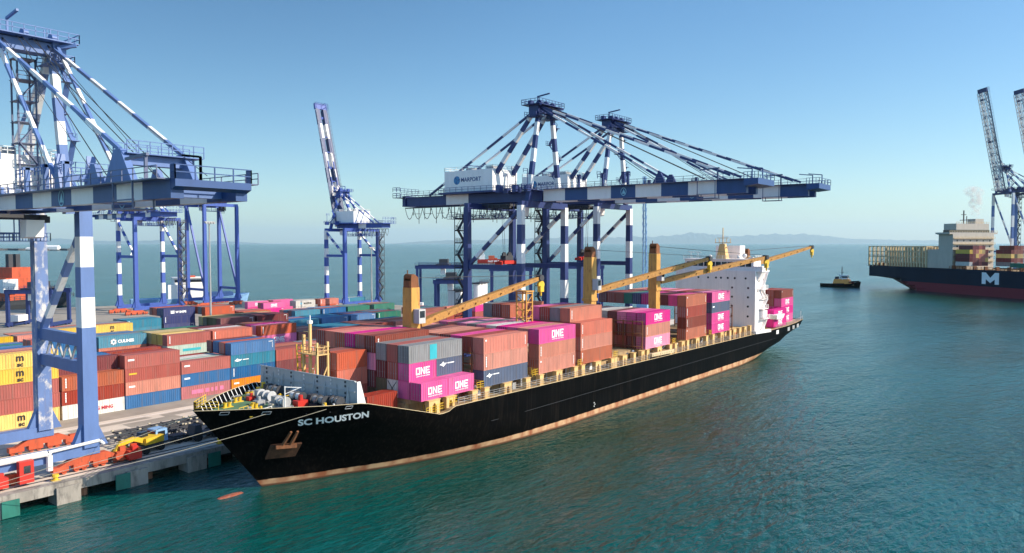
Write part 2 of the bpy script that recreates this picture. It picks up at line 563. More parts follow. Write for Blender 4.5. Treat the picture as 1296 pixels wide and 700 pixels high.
# pier: ground slab of the container terminal
QY, QZ = 108.5, 2.7
q = MB()
outline = [(-160, QY), (292, QY), (292, 175), (266, 235), (275, 357), (171, 400), (-160, 520)]
q.face([(x, y, QZ) for x, y in outline])
tag(q.build('terminal_pavement', 'asphalt'), kind='structure')
q = MB()
q.face([(x, y, QZ + 0.004) for x, y in ((-160, QY), (292, QY), (292, 140.5), (-160, 140.5))])
tag(q.build('quay_apron', 'concrete'), kind='structure')
q = MB()
# cope beam along the berth, standing on pile caps, dark under-deck space behind
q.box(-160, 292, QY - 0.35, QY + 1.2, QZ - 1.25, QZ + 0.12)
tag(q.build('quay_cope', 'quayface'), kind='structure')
q = MB()
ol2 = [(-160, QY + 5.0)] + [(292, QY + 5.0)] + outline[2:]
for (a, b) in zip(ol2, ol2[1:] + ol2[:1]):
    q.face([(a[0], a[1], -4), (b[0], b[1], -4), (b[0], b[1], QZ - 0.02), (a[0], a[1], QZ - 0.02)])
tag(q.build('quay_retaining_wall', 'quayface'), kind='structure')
q = MB()
for i, x in enumerate([x for x in (-4 + 9.1 * k for k in range(32))]):
    q = MB()
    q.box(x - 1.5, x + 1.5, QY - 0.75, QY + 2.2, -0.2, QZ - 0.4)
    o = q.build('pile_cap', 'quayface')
    tag(o, kind='structure')
    if i > 12: break
q = MB()
for k in range(3):
    y = (111.2, 112.7, 128.7)[k]
    q = MB()
    q.box(-160, 280, y - 0.09, y + 0.09, QZ + 0.008, QZ + 0.10)
    tag(q.build('crane_rail', 'steel'), kind='structure')
# painted lines and repair patches on the apron
q = MB()
q.box(-160, 290, 138.6, 138.8, QZ + 0.008, QZ + 0.010)
tag(q.build('apron_line', 'girder_grey'), kind='structure')
for (x, y, a, b) in ((66, 133.5, 5.0, 1.8), (58, 131, 2.6, 1.2), (52, 135, 3.0, 1.0), (72, 136.5, 3.2, 1.2), (60, 137, 7, .9)):
    q = MB()
    q.face([(x - a, y - b, QZ + 0.012), (x + a, y - b * .8, QZ + 0.012), (x + a * .9, y + b, QZ + 0.012), (x - a, y + b, QZ + 0.012)])
    tag(q.build('asphalt_patch', 'asphalt'), kind='structure')
# far breakwater with its pale shed
q = MB()
FWH = Vector((fw.x, fw.y, 0)).normalized()
def at(d, px, z=0.0):
    """point d metres ahead of the viewpoint, px across the view"""
    p = FWH * d + rt * ((px - 648) / FPX * d)
    return Vector((p.x, p.y, z))
N_ = 40
prev = None
for i in range(N_):
    c = at(3650 + 40 * sin(i * .9), -60 + i * 4.4)
    a = at(3690 + 40 * sin(i * .9), -60 + i * 4.4)
    h = 7 + 4 * abs(sin(i * 1.7))
    cur = (c + Vector((0, 0, -1)), a + Vector((0, 0, -1)), a.lerp(c, .25) + Vector((0, 0, h)), a.lerp(c, .75) + Vector((0, 0, h * .8)))
    if prev:
        q.hexa([prev[0], cur[0], cur[1], prev[1], prev[3], cur[3], cur[2], prev[2]])
    prev = cur
tag(q.build('breakwater_mole', mat('dark_rock', (0.07, 0.068, 0.068), 0.95, scale=0.1, var=0.4)), kind='structure')
for (px, l, h, lb) in ((66, 70, 26, 'white gabled shed on the far breakwater'), (40, 40, 15, 'small pale hut near the end of the far breakwater')):
    q = MB()
    c = at(3672, px)
    q.o = c
    ax = rt
    ay = FWH
    pts = [c - ax * l / 2 - ay * 14 + Vector((0, 0, 4)), c - ax * l / 2 + ay * 14 + Vector((0, 0, 4)), c - ax * l / 2 + ay * 14 + Vector((0, 0, h * .7)), c - ax * l / 2 + Vector((0, 0, h)), c - ax * l / 2 - ay * 14 + Vector((0, 0, h * .7))]
    q.prism(pts, ax * l)
    o = q.build('shed', 'white')
    o.location = c
    tag(o, lb, 'shed')
# slab of the terminal beyond the far ship
q = MB()
q.prism([at(515, 1222, -3), at(515, 1700, -3), at(700, 1700, -3), at(700, 1212, -3)], (0, 0, 5.7))
tag(q.build('far_quay', 'concrete'), kind='structure')
# ------------------------------------------------------------------ the black container ship
YC, HB = 93.4, 14.1
LEV = [  # z, stem X, transom X, [(distance aft of stem, half breadth)], [(distance ahead of transom, half breadth)]
    (-5.0, 63.0, 238, [(0, 0), (6, 1.6), (14, 4.2), (24, 7.6), (40, 11.8), (56, 14.0)], [(0, 0.3), (8, 2.0), (20, 5.5), (38, 11.0), (56, 14.0)]),
    (0.0, 61.3, 251, [(0, 0), (4, 2.0), (10.4, 4.4), (16.7, 7.2), (27, 10.2), (40, 13.0), (54, 14.1)], [(0, 0.6), (6, 4.5), (16, 9.0), (30, 12.8), (44, 14.1)]),
    (3.0, 59.0, 262, [(0, 0), (4, 2.3), (10, 5.0), (17, 8.4), (27, 11.6), (38, 13.6), (48, 14.1)], [(0, 5.0), (8, 9.6), (18, 12.6), (30, 14.0)]),
    (6.0, 56.6, 268, [(0, 0), (3, 2.2), (8, 5.0), (15, 8.8), (24, 12.2), (34, 13.9), (42, 14.1)], [(0, 11.5), (10, 13.2), (22, 14.1)]),
    (9.0, 54.2, 269, [(0, 0), (2.5, 2.2), (7, 5.6), (13, 9.7), (20, 12.8), (28, 14.0), (34, 14.1)], [(0, 12.6), (10, 13.6), (20, 14.1)]),
    (12.6, 51.3, 269, [(0, 0.15), (1.8, 1.9), (4, 3.9), (7.8, 7.2), (13.3, 11.0), (18.7, 13.6), (23, 14.1)], [(0, 12.6), (10, 13.6), (20, 14.1)]),
]
def lerp_tab(tab, s):
    if s <= tab[0][0]: return tab[0][1]
    for (a, u), (b, v) in zip(tab, tab[1:]):
        if s <= b:
            return u + (v - u) * (s - a) / (b - a)
    return tab[-1][1]
def level_hb(L, X):
    return min(lerp_tab(L[3], X - L[1]), lerp_tab(L[4], L[2] - X))
TS = [0, .004, .01, .018, .028, .04, .055, .07, .09, .11, .135, .16, .2, .3, .4, .5, .6, .7, .76, .8, .84, .87, .9, .93, .955, .98, 1]
def zlerp(z, fn):
    z = max(LEV[0][0], min(LEV[-1][0], z))
    for A, B in zip(LEV, LEV[1:]):
        if z <= B[0]:
            k = (z - A[0]) / (B[0] - A[0])
            return fn(A) * (1 - k) + fn(B) * k
def hull_xt(t, z):
    return zlerp(z, lambda L: L[1] + (L[2] - L[1]) * t)
def hull_hb_t(t, z):
    return zlerp(z, lambda L: level_hb(L, L[1] + (L[2] - L[1]) * t))
def hull_hb(X, z):
    x0 = zlerp(z, lambda L: L[1])
    x1 = zlerp(z, lambda L: L[2])
    return hull_hb_t(max(0, min(1, (X - x0) / (x1 - x0))), z)
SHEER = [(0, 12.75), (62, 12.65), (71, 12.4), (82.5, 8.35), (84.2, 8.3), (86.0, 9.1), (150, 8.5), (230, 7.9), (250, 8.0), (269, 8.3)]
def sheer(X): return lerp_tab(SHEER, X)
XS = sorted(set([52, 53, 54, 55, 56.5, 58, 60, 62, 64, 66, 68, 70, 71, 72.5, 76, 79, 82, 82.8, 84.2, 85, 86, 88, 92, 96, 102, 108, 116, 125, 140, 160, 180, 200, 206, 212, 218, 224, 230, 236, 242, 246, 250, 254, 258, 262, 266, 269]))
ship = empty('container_ship', (166, YC, 0), 0, 'long black-hulled geared container ship moored at the quay, laden with stacked boxes', 'ship')
SO = (166, YC, 0)
NZ = 18
def hull_rows(X_or_t):
    out = []
    t = X_or_t
    ztop = sheer(hull_xt(t, 10.0))
    for j in range(NZ + 1):
        v = j / NZ
        z = -5 + (ztop + 5) * v
        out.append((hull_xt(t, z), hull_hb_t(t, z), z))
    return out
x0_, x1_ = 52.9, 269
TT = sorted(set([0, .002] + [max(0, (x - x0_) / (x1_ - x0_)) for x in XS[1:]] + [1]))
port, star = [], []
for t in TT:
    r = hull_rows(t)
    port.append([Vector((x, YC - h, z)) for x, h, z in r])
    star.append([Vector((x, YC + h, z)) for x, h, z in r])
hb_ = MB(SO)
def grid(mb, G, mi=0):
    b = len(mb.v)
    n = len(G[0])
    for c in G: mb.v += c
    for i in range(len(G) - 1):
        for j in range(n - 1):
            mb.f.append((b + i * n + j, b + (i + 1) * n + j, b + (i + 1) * n + j + 1, b + i * n + j + 1))
            mb.m.append(mi)
G = port
grid(hb_, port)
grid(hb_, star)
n = NZ
for j in range(NZ):  # transom
    hb_.face([port[-1][j], star[-1][j], star[-1][j + 1], port[-1][j + 1]])
# bulb just awash
# hull paint: black topsides, worn antifouling band at the waterline
hm_ = mat('hull_paint', (0.0020, 0.0022, 0.0024), 0.45, var=0.25, scale=0.15, stain=(0.006, 0.005, 0.0045), stain_amt=0.42, spec=0.03, streak=0.055)
def add_boot(m, z0, z1):
    N, L = m.node_tree.nodes, m.node_tree.links
    b = N['Principled BSDF']
    src = b.inputs['Base Color'].links[0].from_socket
    tc = N.new('ShaderNodeTexCoord')
    sp = N.new('ShaderNodeSeparateXYZ')
    L.new(tc.outputs['Object'], sp.inputs[0])
    nz = N.new('ShaderNodeTexNoise')
    nz.inputs['Scale'].default_value = 0.5
    nz.inputs['Detail'].default_value = 6
    mp = N.new('ShaderNodeMapping')
    mp.inputs['Scale'].default_value = (1, 1, 0.5)
    L.new(tc.outputs['Object'], mp.inputs[0])
    L.new(mp.outputs[0], nz.inputs[0])
    band = N.new('ShaderNodeValToRGB')
    band.color_ramp.elements[0].position = .36
    band.color_ramp.elements[0].color = (0.52, 0.33, 0.19, 1)
    band.color_ramp.elements[1].position = .66
    band.color_ramp.elements[1].color = (0.28, 0.10, 0.05, 1)
    L.new(nz.outputs['Fac'], band.inputs[0])
    # slightly wavering edge of the paint line
    ad = N.new('ShaderNodeMath')
    ad.operation = 'MULTIPLY_ADD'
    L.new(nz.outputs['Fac'], ad.inputs[0])
    ad.inputs[1].default_value = 0.22
    L.new(sp.outputs['Z'], ad.inputs[2])
    # the paint line drops towards the bow
    sl_ = N.new('ShaderNodeMath')
    sl_.operation = 'MULTIPLY_ADD'
    L.new(sp.outputs['X'], sl_.inputs[0])
    sl_.inputs[1].default_value = -0.0026
    L.new(ad.outputs[0], sl_.inputs[2])
    lt = N.new('ShaderNodeMapRange')
    lt.inputs['From Min'].default_value = z1
    lt.inputs['From Max'].default_value = z1 + 0.08
    L.new(sl_.outputs[0], lt.inputs[0])
    mx = N.new('ShaderNodeMix')
    mx.data_type = 'RGBA'
    L.new(lt.outputs[0], mx.inputs['Factor'])
    L.new(band.outputs[0], mx.inputs['A'])
    L.new(src, mx.inputs['B'])
    # wet, weedy strip at the water
    lw = N.new('ShaderNodeMapRange')
    lw.inputs['From Min'].default_value = 0.28
    lw.inputs['From Max'].default_value = 0.55
    L.new(ad.outputs[0], lw.inputs[0])
    mw = N.new('ShaderNodeMix')
    mw.data_type = 'RGBA'
    L.new(lw.outputs[0], mw.inputs['Factor'])
    mw.inputs['A'].default_value = (0.11, 0.05, 0.03, 1)
    L.new(mx.outputs['Result'], mw.inputs['B'])
    L.new(mw.outputs['Result'], b.inputs['Base Color'])
add_boot(hm_, 0, 1.42)
hull = hb_.build('hull', hm_, ship)
bm = bmesh.new(); bm.from_mesh(hull.data)
bmesh.ops.remove_doubles(bm, verts=bm.verts, dist=0.02)
bmesh.ops.recalc_face_normals(bm, faces=bm.faces)
bm.to_mesh(hull.data); bm.free()
hull.data.polygons.foreach_set('use_smooth', [True] * len(hull.data.polygons))
# bulbous bow
bb = MB(SO)
ring = []
for i in range(10):
    a = i / 9
    x = 56.4 + 4.6 * (2 * a - 1)
    r = 1.9 * sqrt(max(0.0, 1 - (2 * a - 1) ** 2)) + 0.02
    ring.append([Vector((x, YC + r * cos(2 * pi * k / 14) * .85, -1.70 + r * sin(2 * pi * k / 14))) for k in range(15)])
grid(bb, ring)
bb.build('bulbous_bow', 'bulb', ship, smooth=True)
# sheer strake pale cap along the edge of the deck
def edge_pt(t, side):
    X = hull_xt(t, 10.0)
    z = sheer(X)
    return Vector((hull_xt(t, z), YC + side * hull_hb_t(t, z), z))
for side in (-1, 1):
    cp = MB(SO)
    E_ = [edge_pt(t, side) for t in TT]
    for a, b in zip(E_, E_[1:]):
        if (b - a).length > .02:
            cp.bar(a + Vector((0, 0, .02)), b + Vector((0, 0, .02)), .12, .06)
    cp.build('gunwale_cap', 'beige', ship)
# rubbing line along the side
rb_ = MB(SO)
for a, b in zip(range(96, 236, 10), range(106, 246, 10)):
    za, zb = 5.0, 5.0
    rb_.bar((a, YC - hull_hb(a, za) - .0, za), (b, YC - hull_hb(b, zb) - .0, zb), .04, .05)
rb_.build('hull_weld_line', 'steel', ship)

# decks
dk = MB(SO)
def deck_strip(mb, t_list, drop, zfun=None, mi=0, inset=.12):
    prev = None
    for t in t_list:
        X = hull_xt(t, 10.0)
        z = (zfun(X) if zfun else sheer(X) - drop)
        h = max(.02, hull_hb_t(t, z) - inset)
        x = hull_xt(t, z)
        cur = (Vector((x, YC - h, z)), Vector((x, YC + h, z)))
        if prev:
            mb.face([prev[0], cur[0], cur[1], prev[1]], mi)
        prev = cur
fore = [t for t in TT if hull_xt(t, 10) < 71.2]
deck_strip(dk, fore, 1.15)
dk.build('forecastle_deck', 'deckgreen', ship)
dk = MB(SO)
deck_strip(dk, [t for t in TT if hull_xt(t, 10) > 70.5], 0, zfun=lambda X: 8.1 if X < 84 else sheer(X) - .18)
dk.build('main_deck', 'deckbrown', ship)
dk = MB(SO)
for z0, z1 in ((8.1, 9.0), (9.0, 10.0), (10.0, 11.0), (11.0, 11.5)):
    ha, hb2 = hull_hb(71.1, z0) - .1, hull_hb(71.1, z1) - .1
    dk.hexa([(71.0, YC - ha, z0), (71.25, YC - ha, z0), (71.25, YC + ha, z0), (71.0, YC + ha, z0), (71.0, YC - hb2, z1), (71.25, YC - hb2, z1), (71.25, YC + hb2, z1), (71.0, YC + hb2, z1)])
dk.build('forecastle_bulkhead', 'bwgrey', ship)
# breakwater with stiffeners and lightening holes
bw = MB(SO)
bw.hexa([(69.6, 82.4, 11.3), (69.9, 82.4, 11.3), (69.9, 106.0, 11.3), (69.6, 106.0, 11.3), (69.5, 82.6, 15.2), (69.7, 82.6, 15.2), (69.7, 105.6, 15.2), (69.5, 105.6, 15.2)])
bw.box(69.35, 69.5, 82.6, 105.6, 13.6, 13.72)
bw.box(69.35, 69.48, 82.6, 105.6, 15.1, 15.25)
b_ = bw.build('breakwater', 'bwgrey', ship)
for k in range(9):
    y = 84.0 + k * 2.6
    h = MB(SO)
    h.prism([(69.55, y, 11.35), (68.7, y, 11.35), (69.5, y, 14.6)], (0, .08, 0))
    h.build('stiffener', 'bwgrey', b_)
for k in range(7):
    y = 84.6 + k * 3.2
    h = MB(SO)
    for z in (11.9, 12.5, 13.1, 14.1, 14.7):
        h.box(69.40, 69.46, y, y + .28, z, z + .3)
    h.build('marking', 'girder_grey' if k % 2 else 'steel', b_)
s_ = MB(SO)
s_.prism([(69.6, 82.3, 11.3), (71.3, 82.3, 11.3), (70.2, 82.3, 15.1), (69.6, 82.3, 15.1)], (0, .12, 0))
s_.build('end_gusset', 'white', b_)

# bulwark stays seen inside the starboard bow, railing at the stem
for k in range(16):
    X = 53.6 + k * 1.1
    z = sheer(X)
    h0 = hull_hb(X, z) - .12
    st = MB(SO)
    st.prism([(X, YC + h0, z - .05), (X, YC + h0 - .95, z - 1.12), (X, YC + h0 - .2, z - 1.12)], (.10, 0, 0))
    st.build('bulwark_stay', 'white', ship)
rl = MB(SO)
pts = [edge_pt(t, 1) for t in TT if hull_xt(t, 10) < 57][::-1] + [edge_pt(t, -1) for t in TT if hull_xt(t, 10) < 56]
rl.rail([p + Vector((.15, 0, 0)) for p in pts], 1.15, 1.0, .045, rows=3)
rl.build('bow_railing', 'yellow', ship)
# mooring gear on the forecastle
rnd = random.Random(21)
DZ = 11.45
for (x, y) in ((56.0, 91.2), (57.6, 89.2), (60.4, 87.4), (58.2, 96.8), (61.2, 99.0), (63.4, 85.0), (66.0, 83.2), (64.5, 101.2), (60.0, 93.0)):
    b_ = MB(SO)
    for dx in (-.35, .35):
        b_.tube((x + dx, y, DZ), (x + dx, y, DZ + .75), .24, 10)
        b_.tube((x + dx, y, DZ + .62), (x + dx, y, DZ + .75), .3, 10)
    b_.box(x - .8, x + .8, y - .35, y + .35, DZ, DZ + .12)
    b_.build('mooring_bollard', 'yellow' if rnd.random() < .7 else 'steel', ship)
def winch(x, y, mat_drum, mat_body, L=2.6):
    wn_ = MB(SO)
    wn_.tube((x, y - L / 2, DZ + .9), (x, y + L / 2, DZ + .9), .5, 14)
    dr = wn_.build('winch_drum', mat_drum, ship)
    f = MB(SO)
    for k in range(3):
        yy = y - L / 2 + k * L / 2
        f.tube((x, yy - .06, DZ + .9), (x, yy + .06, DZ + .9), .78, 16)
    f.box(x - .9, x + .9, y - L / 2 - .5, y + L / 2 + .5, DZ, DZ + .3)
    f.box(x - .5, x + .5, y + L / 2 + .1, y + L / 2 + 1.1, DZ + .3, DZ + 1.5)
    f.build('frame', mat_body, dr)
winch(64.2, 96.2, 'galv', 'bwgrey')
winch(66.5, 92.0, 'white', 'steel')
winch(66.9, 87.2, 'galv', 'steel')
winch(63.0, 90.6, 'white', 'galv', 1.8)
winch(67.6, 99.0, 'galv', 'steel')
winch(67.8, 84.6, 'galv', 'steel', 1.6)
for (x, y, s, mm) in ((65.2, 89.4, .9, 'red'), (62.0, 94.8, .7, 'galv'), (68.2, 95.0, .8, 'white'), (59.4, 90.4, .5, 'yellow'), (65.6, 84.4, .6, 'yellow'), (61.8, 86.6, .5, 'steel'), (67.8, 102.4, .9, 'yellow'), (63.2, 98.6, .6, 'red')):
    q = MB(SO)
    q.box(x - s, x + s, y - s * .7, y + s * .7, DZ, DZ + s)
    q.tube((x, y, DZ + s), (x, y, DZ + s * 1.8), s * .35, 8)
    q.build('deck_fitting', mm, ship)
for k in range(26):
    X = rnd.uniform(57, 68.6)
    hh = hull_hb(X, 11.6) - .8
    y = YC + rnd.uniform(-hh, hh)
    q = MB(SO)
    t = rnd.random()
    if t < .4:
        q.tube((X, y, DZ), (X, y, DZ + rnd.uniform(.5, 1.1)), rnd.uniform(.1, .22), 8)
        q.tube((X, y, DZ + .4), (X, y, DZ + .52), .34, 8)
    elif t < .7:
        q.tube((X, y - .4, DZ + .35), (X, y + .4, DZ + .35), .35, 10)
        q.box(X - .5, X + .5, y - .6, y + .6, DZ, DZ + .12)
    else:
        q.rail([(X - .8, y, DZ), (X + .8, y + .4, DZ)], 1.0, .8, .04, rows=2)
    q.build(['vent', 'rope_reel', 'guard_rail'][0 if t < .4 else 1 if t < .7 else 2], rnd.choice(['yellow', 'white', 'galv', 'rope', 'steel', 'red' if k % 5 == 0 else 'galv', 'yellow']), ship)
vt = MB(SO)
vt.tube((62.5, 89.3, DZ), (62.5, 89.3, DZ + 3.3), .09, 6)
vt.bar((62.5, 89.3, DZ + 3.2), (64.6, 88.4, DZ + 2.9), .1)
vt.bar((62.5, 89.3, DZ + 2.2), (64.4, 88.5, DZ + 2.9), .08)
vt.build('davit', 'white', ship)
# foremast: twin yellow ladder masts with a platform behind the breakwater
FO = (SO[0], SO[1] - 3.0, 0)
fm = MB(FO)
for y in (93.0, 94.6):
    fm.bar((71.9, y, 11.2), (71.9, y, 22.4 if y < 94 else 20.5), .38)
for z in range(12, 22):
    fm.bar((71.9, 93.0, z), (71.9, 94.6, z), .09)
fm.box(71.0, 73.4, 90.2, 95.0, 17.6, 17.75)
fm.rail([(71.0, 90.2, 17.75), (73.4, 90.2, 17.75), (73.4, 95.0, 17.75)], 1.1, 1.2)
fm.rail([(71.0, 90.2, 17.75), (71.0, 95.0, 17.75)], 1.1, 1.2)
for (x, y) in ((71.2, 90.4), (73.2, 90.4)):
    fm.bar((x, y, 11.2), (x, y, 19.6), .30)
fm.bar((71.2, 90.4, 12), (73.2, 90.4, 16), .16)
fm.bar((71.2, 90.4, 17), (71.9, 93.0, 13.5), .16)
mast = fm.build('foremast', 'cream', ship)
fl = MB(FO)
fl.tube((71.9, 93.0, 22.4), (71.9, 93.0, 23.6), .12, 6)
fl.box(71.6, 72.2, 92.7, 93.3, 22.3, 22.8)
fl.build('lamp', 'white', mast)
lm_ = MB(FO)
for y in (95.4, 96.6):
    lm_.bar((72.3, y, 11.2), (72.0, y, 18.8), .16)
for z in range(12, 19):
    lm_.bar((72.2, 95.4, z), (72.2, 96.6, z), .1)
lm_.build('ladder', 'yellow', mast)

# ship name on the port bow, laid on the flare of the hull
def hull_point(X, z, off=.05):
    h = hull_hb(X, z)
    e = .3
    a = Vector((X + e, YC - hull_hb(X + e, z), z)) - Vector((X - e, YC - hull_hb(X - e, z), z))
    b = Vector((X, YC - hull_hb(X, z + e), z + e)) - Vector((X, YC - hull_hb(X, z - e), z - e))
    nrm = a.cross(b).normalized()
    if nrm.y > 0: nrm = -nrm
    return Vector((X, YC - h, z)) + nrm * off
NAME_X, NAME_Z = 62.5, 9.65
nm = MB(SO)
NW = text_width('SC HOUSTON', 1.36, .05)
put_text(nm, 'SC HOUSTON', lambda x, y: hull_point(NAME_X + x * 8.3 / NW - .41 * y, NAME_Z + y + x * .05), 1.36, .05)
nm.build('name_lettering', 'lettering', ship)
# anchor in its rusty pocket
an = MB(SO)
AX, AZ = 62.5, 4.9
for (dx, dz, mi) in ((0, 0, 0),):
    P = [hull_point(AX + a, AZ + b, .04) for a, b in ((-1.9, -.2), (1.7, -.2), (1.7, 1.9), (-1.9, 1.9))]
    n_ = (P[1] - P[0]).cross(P[3] - P[0]).normalized()
    if n_.y > 0: n_ = -n_
    an.prism(P, n_ * .35)
anc = an.build('anchor_pocket', 'rust_dark', ship)
sh = MB(SO)
for dx in (-.55, .35):
    a, b = hull_point(AX + dx, AZ + 1.9, .5), hull_point(AX + dx * .8, AZ + 4.0, .25)
    sh.bar(a, b, .45, .35, w1=.3, h1=.25)
a, b = hull_point(AX - 1.3, AZ + 1.9, .6), hull_point(AX + 1.1, AZ + 1.9, .6)
sh.bar(a, b, .55, .5)
sh.build('anchor', 'rust', anc)
for (x, z) in ((58.3, 12.0), (67.4, 12.0), (54.2, 12.2)):
    q = MB(SO)
    P = [hull_point(x + a, z + b, .03) for a, b in ((-.42, -.2), (.42, -.2), (.42, .2), (-.42, .2))]
    n_ = Vector((-.4, -.9, 0)).normalized()
    for i in range(4):
        q.bar(P[i], P[(i + 1) % 4], .08)
    q.build('fairlead', 'galv', ship)
# draught marks amidships
dm = MB(SO)
for k in range(3):
    dm.box(128 + (k % 2) * .3, 128.2 + (k % 2) * .3, YC - HB - .06, YC - HB - .03, 1.9 + k * .35, 2.1 + k * .35)
dm.build('draught_mark', 'lettering', ship)

# hatch coamings under the stacks
BAYX = [80.8, 95.4, 111.1, 125.2, 152.4, 173.5, 189.2]
CB = 10.62          # underside of the boxes on deck
for (a, b) in ((80.6, 93.0), (95.2, 107.8), (110.9, 123.4), (125.0, 151.2), (152.2, 164.8), (173.3, 185.9), (189.0, 201.6)):
    q = MB(SO)
    q.box(a, b, 84.2, 104.8, 8.2, 9.9)
    q.box(a + .2, b - .2, 83.2, 105.8, 9.9, CB - .06)
    q.build('hatch_cover', 'deckbrown', ship)
q = MB(SO)
q.box(206.2, 222, 84.5, 104.5, 8.0, 9.4)
q.build('deckhouse', 'cream', ship)

# pedestals along the port side carrying the outboard stacks, and the rails between them
def pedestal(x0, x1, arch, yy=80.2):
    q = MB(SO)
    zt = CB - .10
    zb = sheer(x0) - .18
    if arch:
        wd = (x1 - x0) * .30
        q.box(x0, x0 + wd, yy, yy + .9, zb, zt)
        q.box(x1 - wd, x1, yy, yy + .9, zb, zt)
        q.box(x0 + wd, x1 - wd, yy, yy + .9, zt - .45, zt)
        for s_ in (0, 1):
            xa = x0 + wd if s_ == 0 else x1 - wd
            xb = xa + (.35 if s_ == 0 else -.35)
            q.prism([(xa, yy, zt - .45), (xb, yy, zt - .45), (xa, yy, zt - .95)], (0, .9, 0))
    else:
        q.box(x0, x1, yy, yy + .9, zb, zt)
    q.box(x0 - .12, x1 + .12, yy - .10, yy + 1.0, zt, zt + .09)
    q.build('container_pedestal', 'cream', ship)
peds = []
for bx in BAYX:
    peds += [(bx - .3, bx + .9, False), (bx + 5.0, bx + 7.0, True), (bx + 11.2, bx + 12.5, False)]
peds += [(137.8, 138.8, False), (141.2, 143.0, True), (146.0, 147.0, False), (149.6, 151.0, True), (166.4, 167.6, False), (170.2, 171.8, True), (203.2, 204.6, True), (207.6, 208.6, False), (211.5, 213.0, True), (216, 217, False)]
for p in sorted(peds):
    if p[0] < 84: p = (p[0] + 1.4, p[1] + 2.6, True)
    pedestal(*p)
for bx in range(88, 218, 6):
    q = MB(SO)
    q.rail([(bx, 79.75, sheer(bx) + .02), (bx + 6, 79.75, sheer(bx + 6) + .02)], 1.05, 1.5, .03, rows=3)
    q.build('side_railing', 'galv', ship)
rnd = random.Random(5)
for k in range(46):  # pipes, vents and gear standing in the side passage
    x = 86 + k * 2.75 + rnd.uniform(-.6, .6)
    y = rnd.uniform(81.6, 83.4)
    z = sheer(x) - .15
    q = MB(SO)
    t = rnd.random()
    if t < .45:
        hgt = rnd.uniform(1.2, 2.1)
        q.tube((x, y, z), (x, y, z + hgt), .14, 8)
        q.tube((x, y, z + hgt), (x + .25, y - .35, z + hgt + .12), .2, 8, r1=.26)
        nm_ = 'vent_pipe'
    elif t < .75:
        q.bar((x - 1.2, y, z + .4), (x + 1.0, y - .3, z + 1.6), .16)
        q.bar((x - 1.0, y, z + 1.2), (x + 1.3, y, z + .7), .12)
        nm_ = 'pipe_run'
    else:
        q.box(x - .5, x + .5, y - .3, y + .4, z, z + rnd.uniform(.7, 1.4))
        q.tube((x, y, z), (x, y, z + 1.7), .09, 6)
        nm_ = 'deck_locker'
    q.build(nm_, rnd.choice(['white', 'galv', 'galv', 'bwgrey', 'cream', 'red' if k % 9 == 0 else 'galv']), ship)
for (x, z) in ((94.0, 10.6), (109.4, 10.6), (124.4, 10.6), (87.4, 9.2), (138.2, 10.6), (166.0, 10.6), (187.4, 10.6), (82.2, 8.4), (84.2, 8.6)):
    q = MB(SO)
    q.rail([(x - .9, 80.2, z), (x + .9, 80.2, z), (x + .9, 82.6, z)], 1.2, .8, .04, rows=3)
    q.build('lashing_platform_rail', 'yellow', ship)
# lashing bridges: rusty frames standing between bays
def lashing_bridge(x, y0, y1, z0, z1, m_='rust', levels=3):
    q = MB(SO)
    n = int((y1 - y0) / 2.54 + .5)
    for i in range(n + 1):
        y = y0 + (y1 - y0) * i / n
        q.bar((x, y, z0), (x, y, z1), .22)
    for k in range(levels + 1):
        z = z0 + (z1 - z0) * k / levels - (.3 if k == levels else 0)
        q.box(x - .45, x + .45, y0, y1, z, z + .12)
        q.rail([(x - .45, y0, z + .12), (x - .45, y1, z + .12)], 1.0, 2.5, .03)
    q.build('lashing_bridge', m_, ship)
lashing_bridge(151.3, 81, 105.5, 8.2, 17.2)
lashing_bridge(203.0, 80.6, 98, 8.2, 17.0)
lashing_bridge(94.6, 82.6, 84.6, 8.2, 16.5, levels=4)
# accommodation ladder stowed along the rail amidships
q = MB(SO)
q.hexa([(153.0, 79.3, 9.0), (164.2, 79.3, 8.7), (164.2, 80.0, 8.7), (153.0, 80.0, 9.0), (153.0, 79.3, 9.7), (164.2, 79.3, 9.5), (164.2, 80.0, 9.5), (153.0, 80.0, 9.7)])
for k in range(12):
    q.box(153.4 + k * .92, 153.7 + k * .92, 79.2, 79.3, 9.2 - k * .02, 9.5 - k * .02)
q.build('gangway', 'beige', ship)
q = MB(SO)
q.hexa([(217.5, 79.0, 8.0), (230.5, 79.0, 7.5), (230.5, 79.8, 7.5), (217.5, 79.8, 8.0), (217.5, 79.0, 8.8), (230.5, 79.0, 8.4), (230.5, 79.8, 8.4), (217.5, 79.8, 8.8)])
q.build('gangway', 'white', ship)
for x in (236, 247, 253, 259):
    q = MB(SO)
    q.box(x, x + 2.2, YC - hull_hb(x, 7) - .05, YC - hull_hb(x, 7) + .2, 6.2, 7.4)
    q.build('mooring_port', 'galv' if x != 236 else 'white', ship)

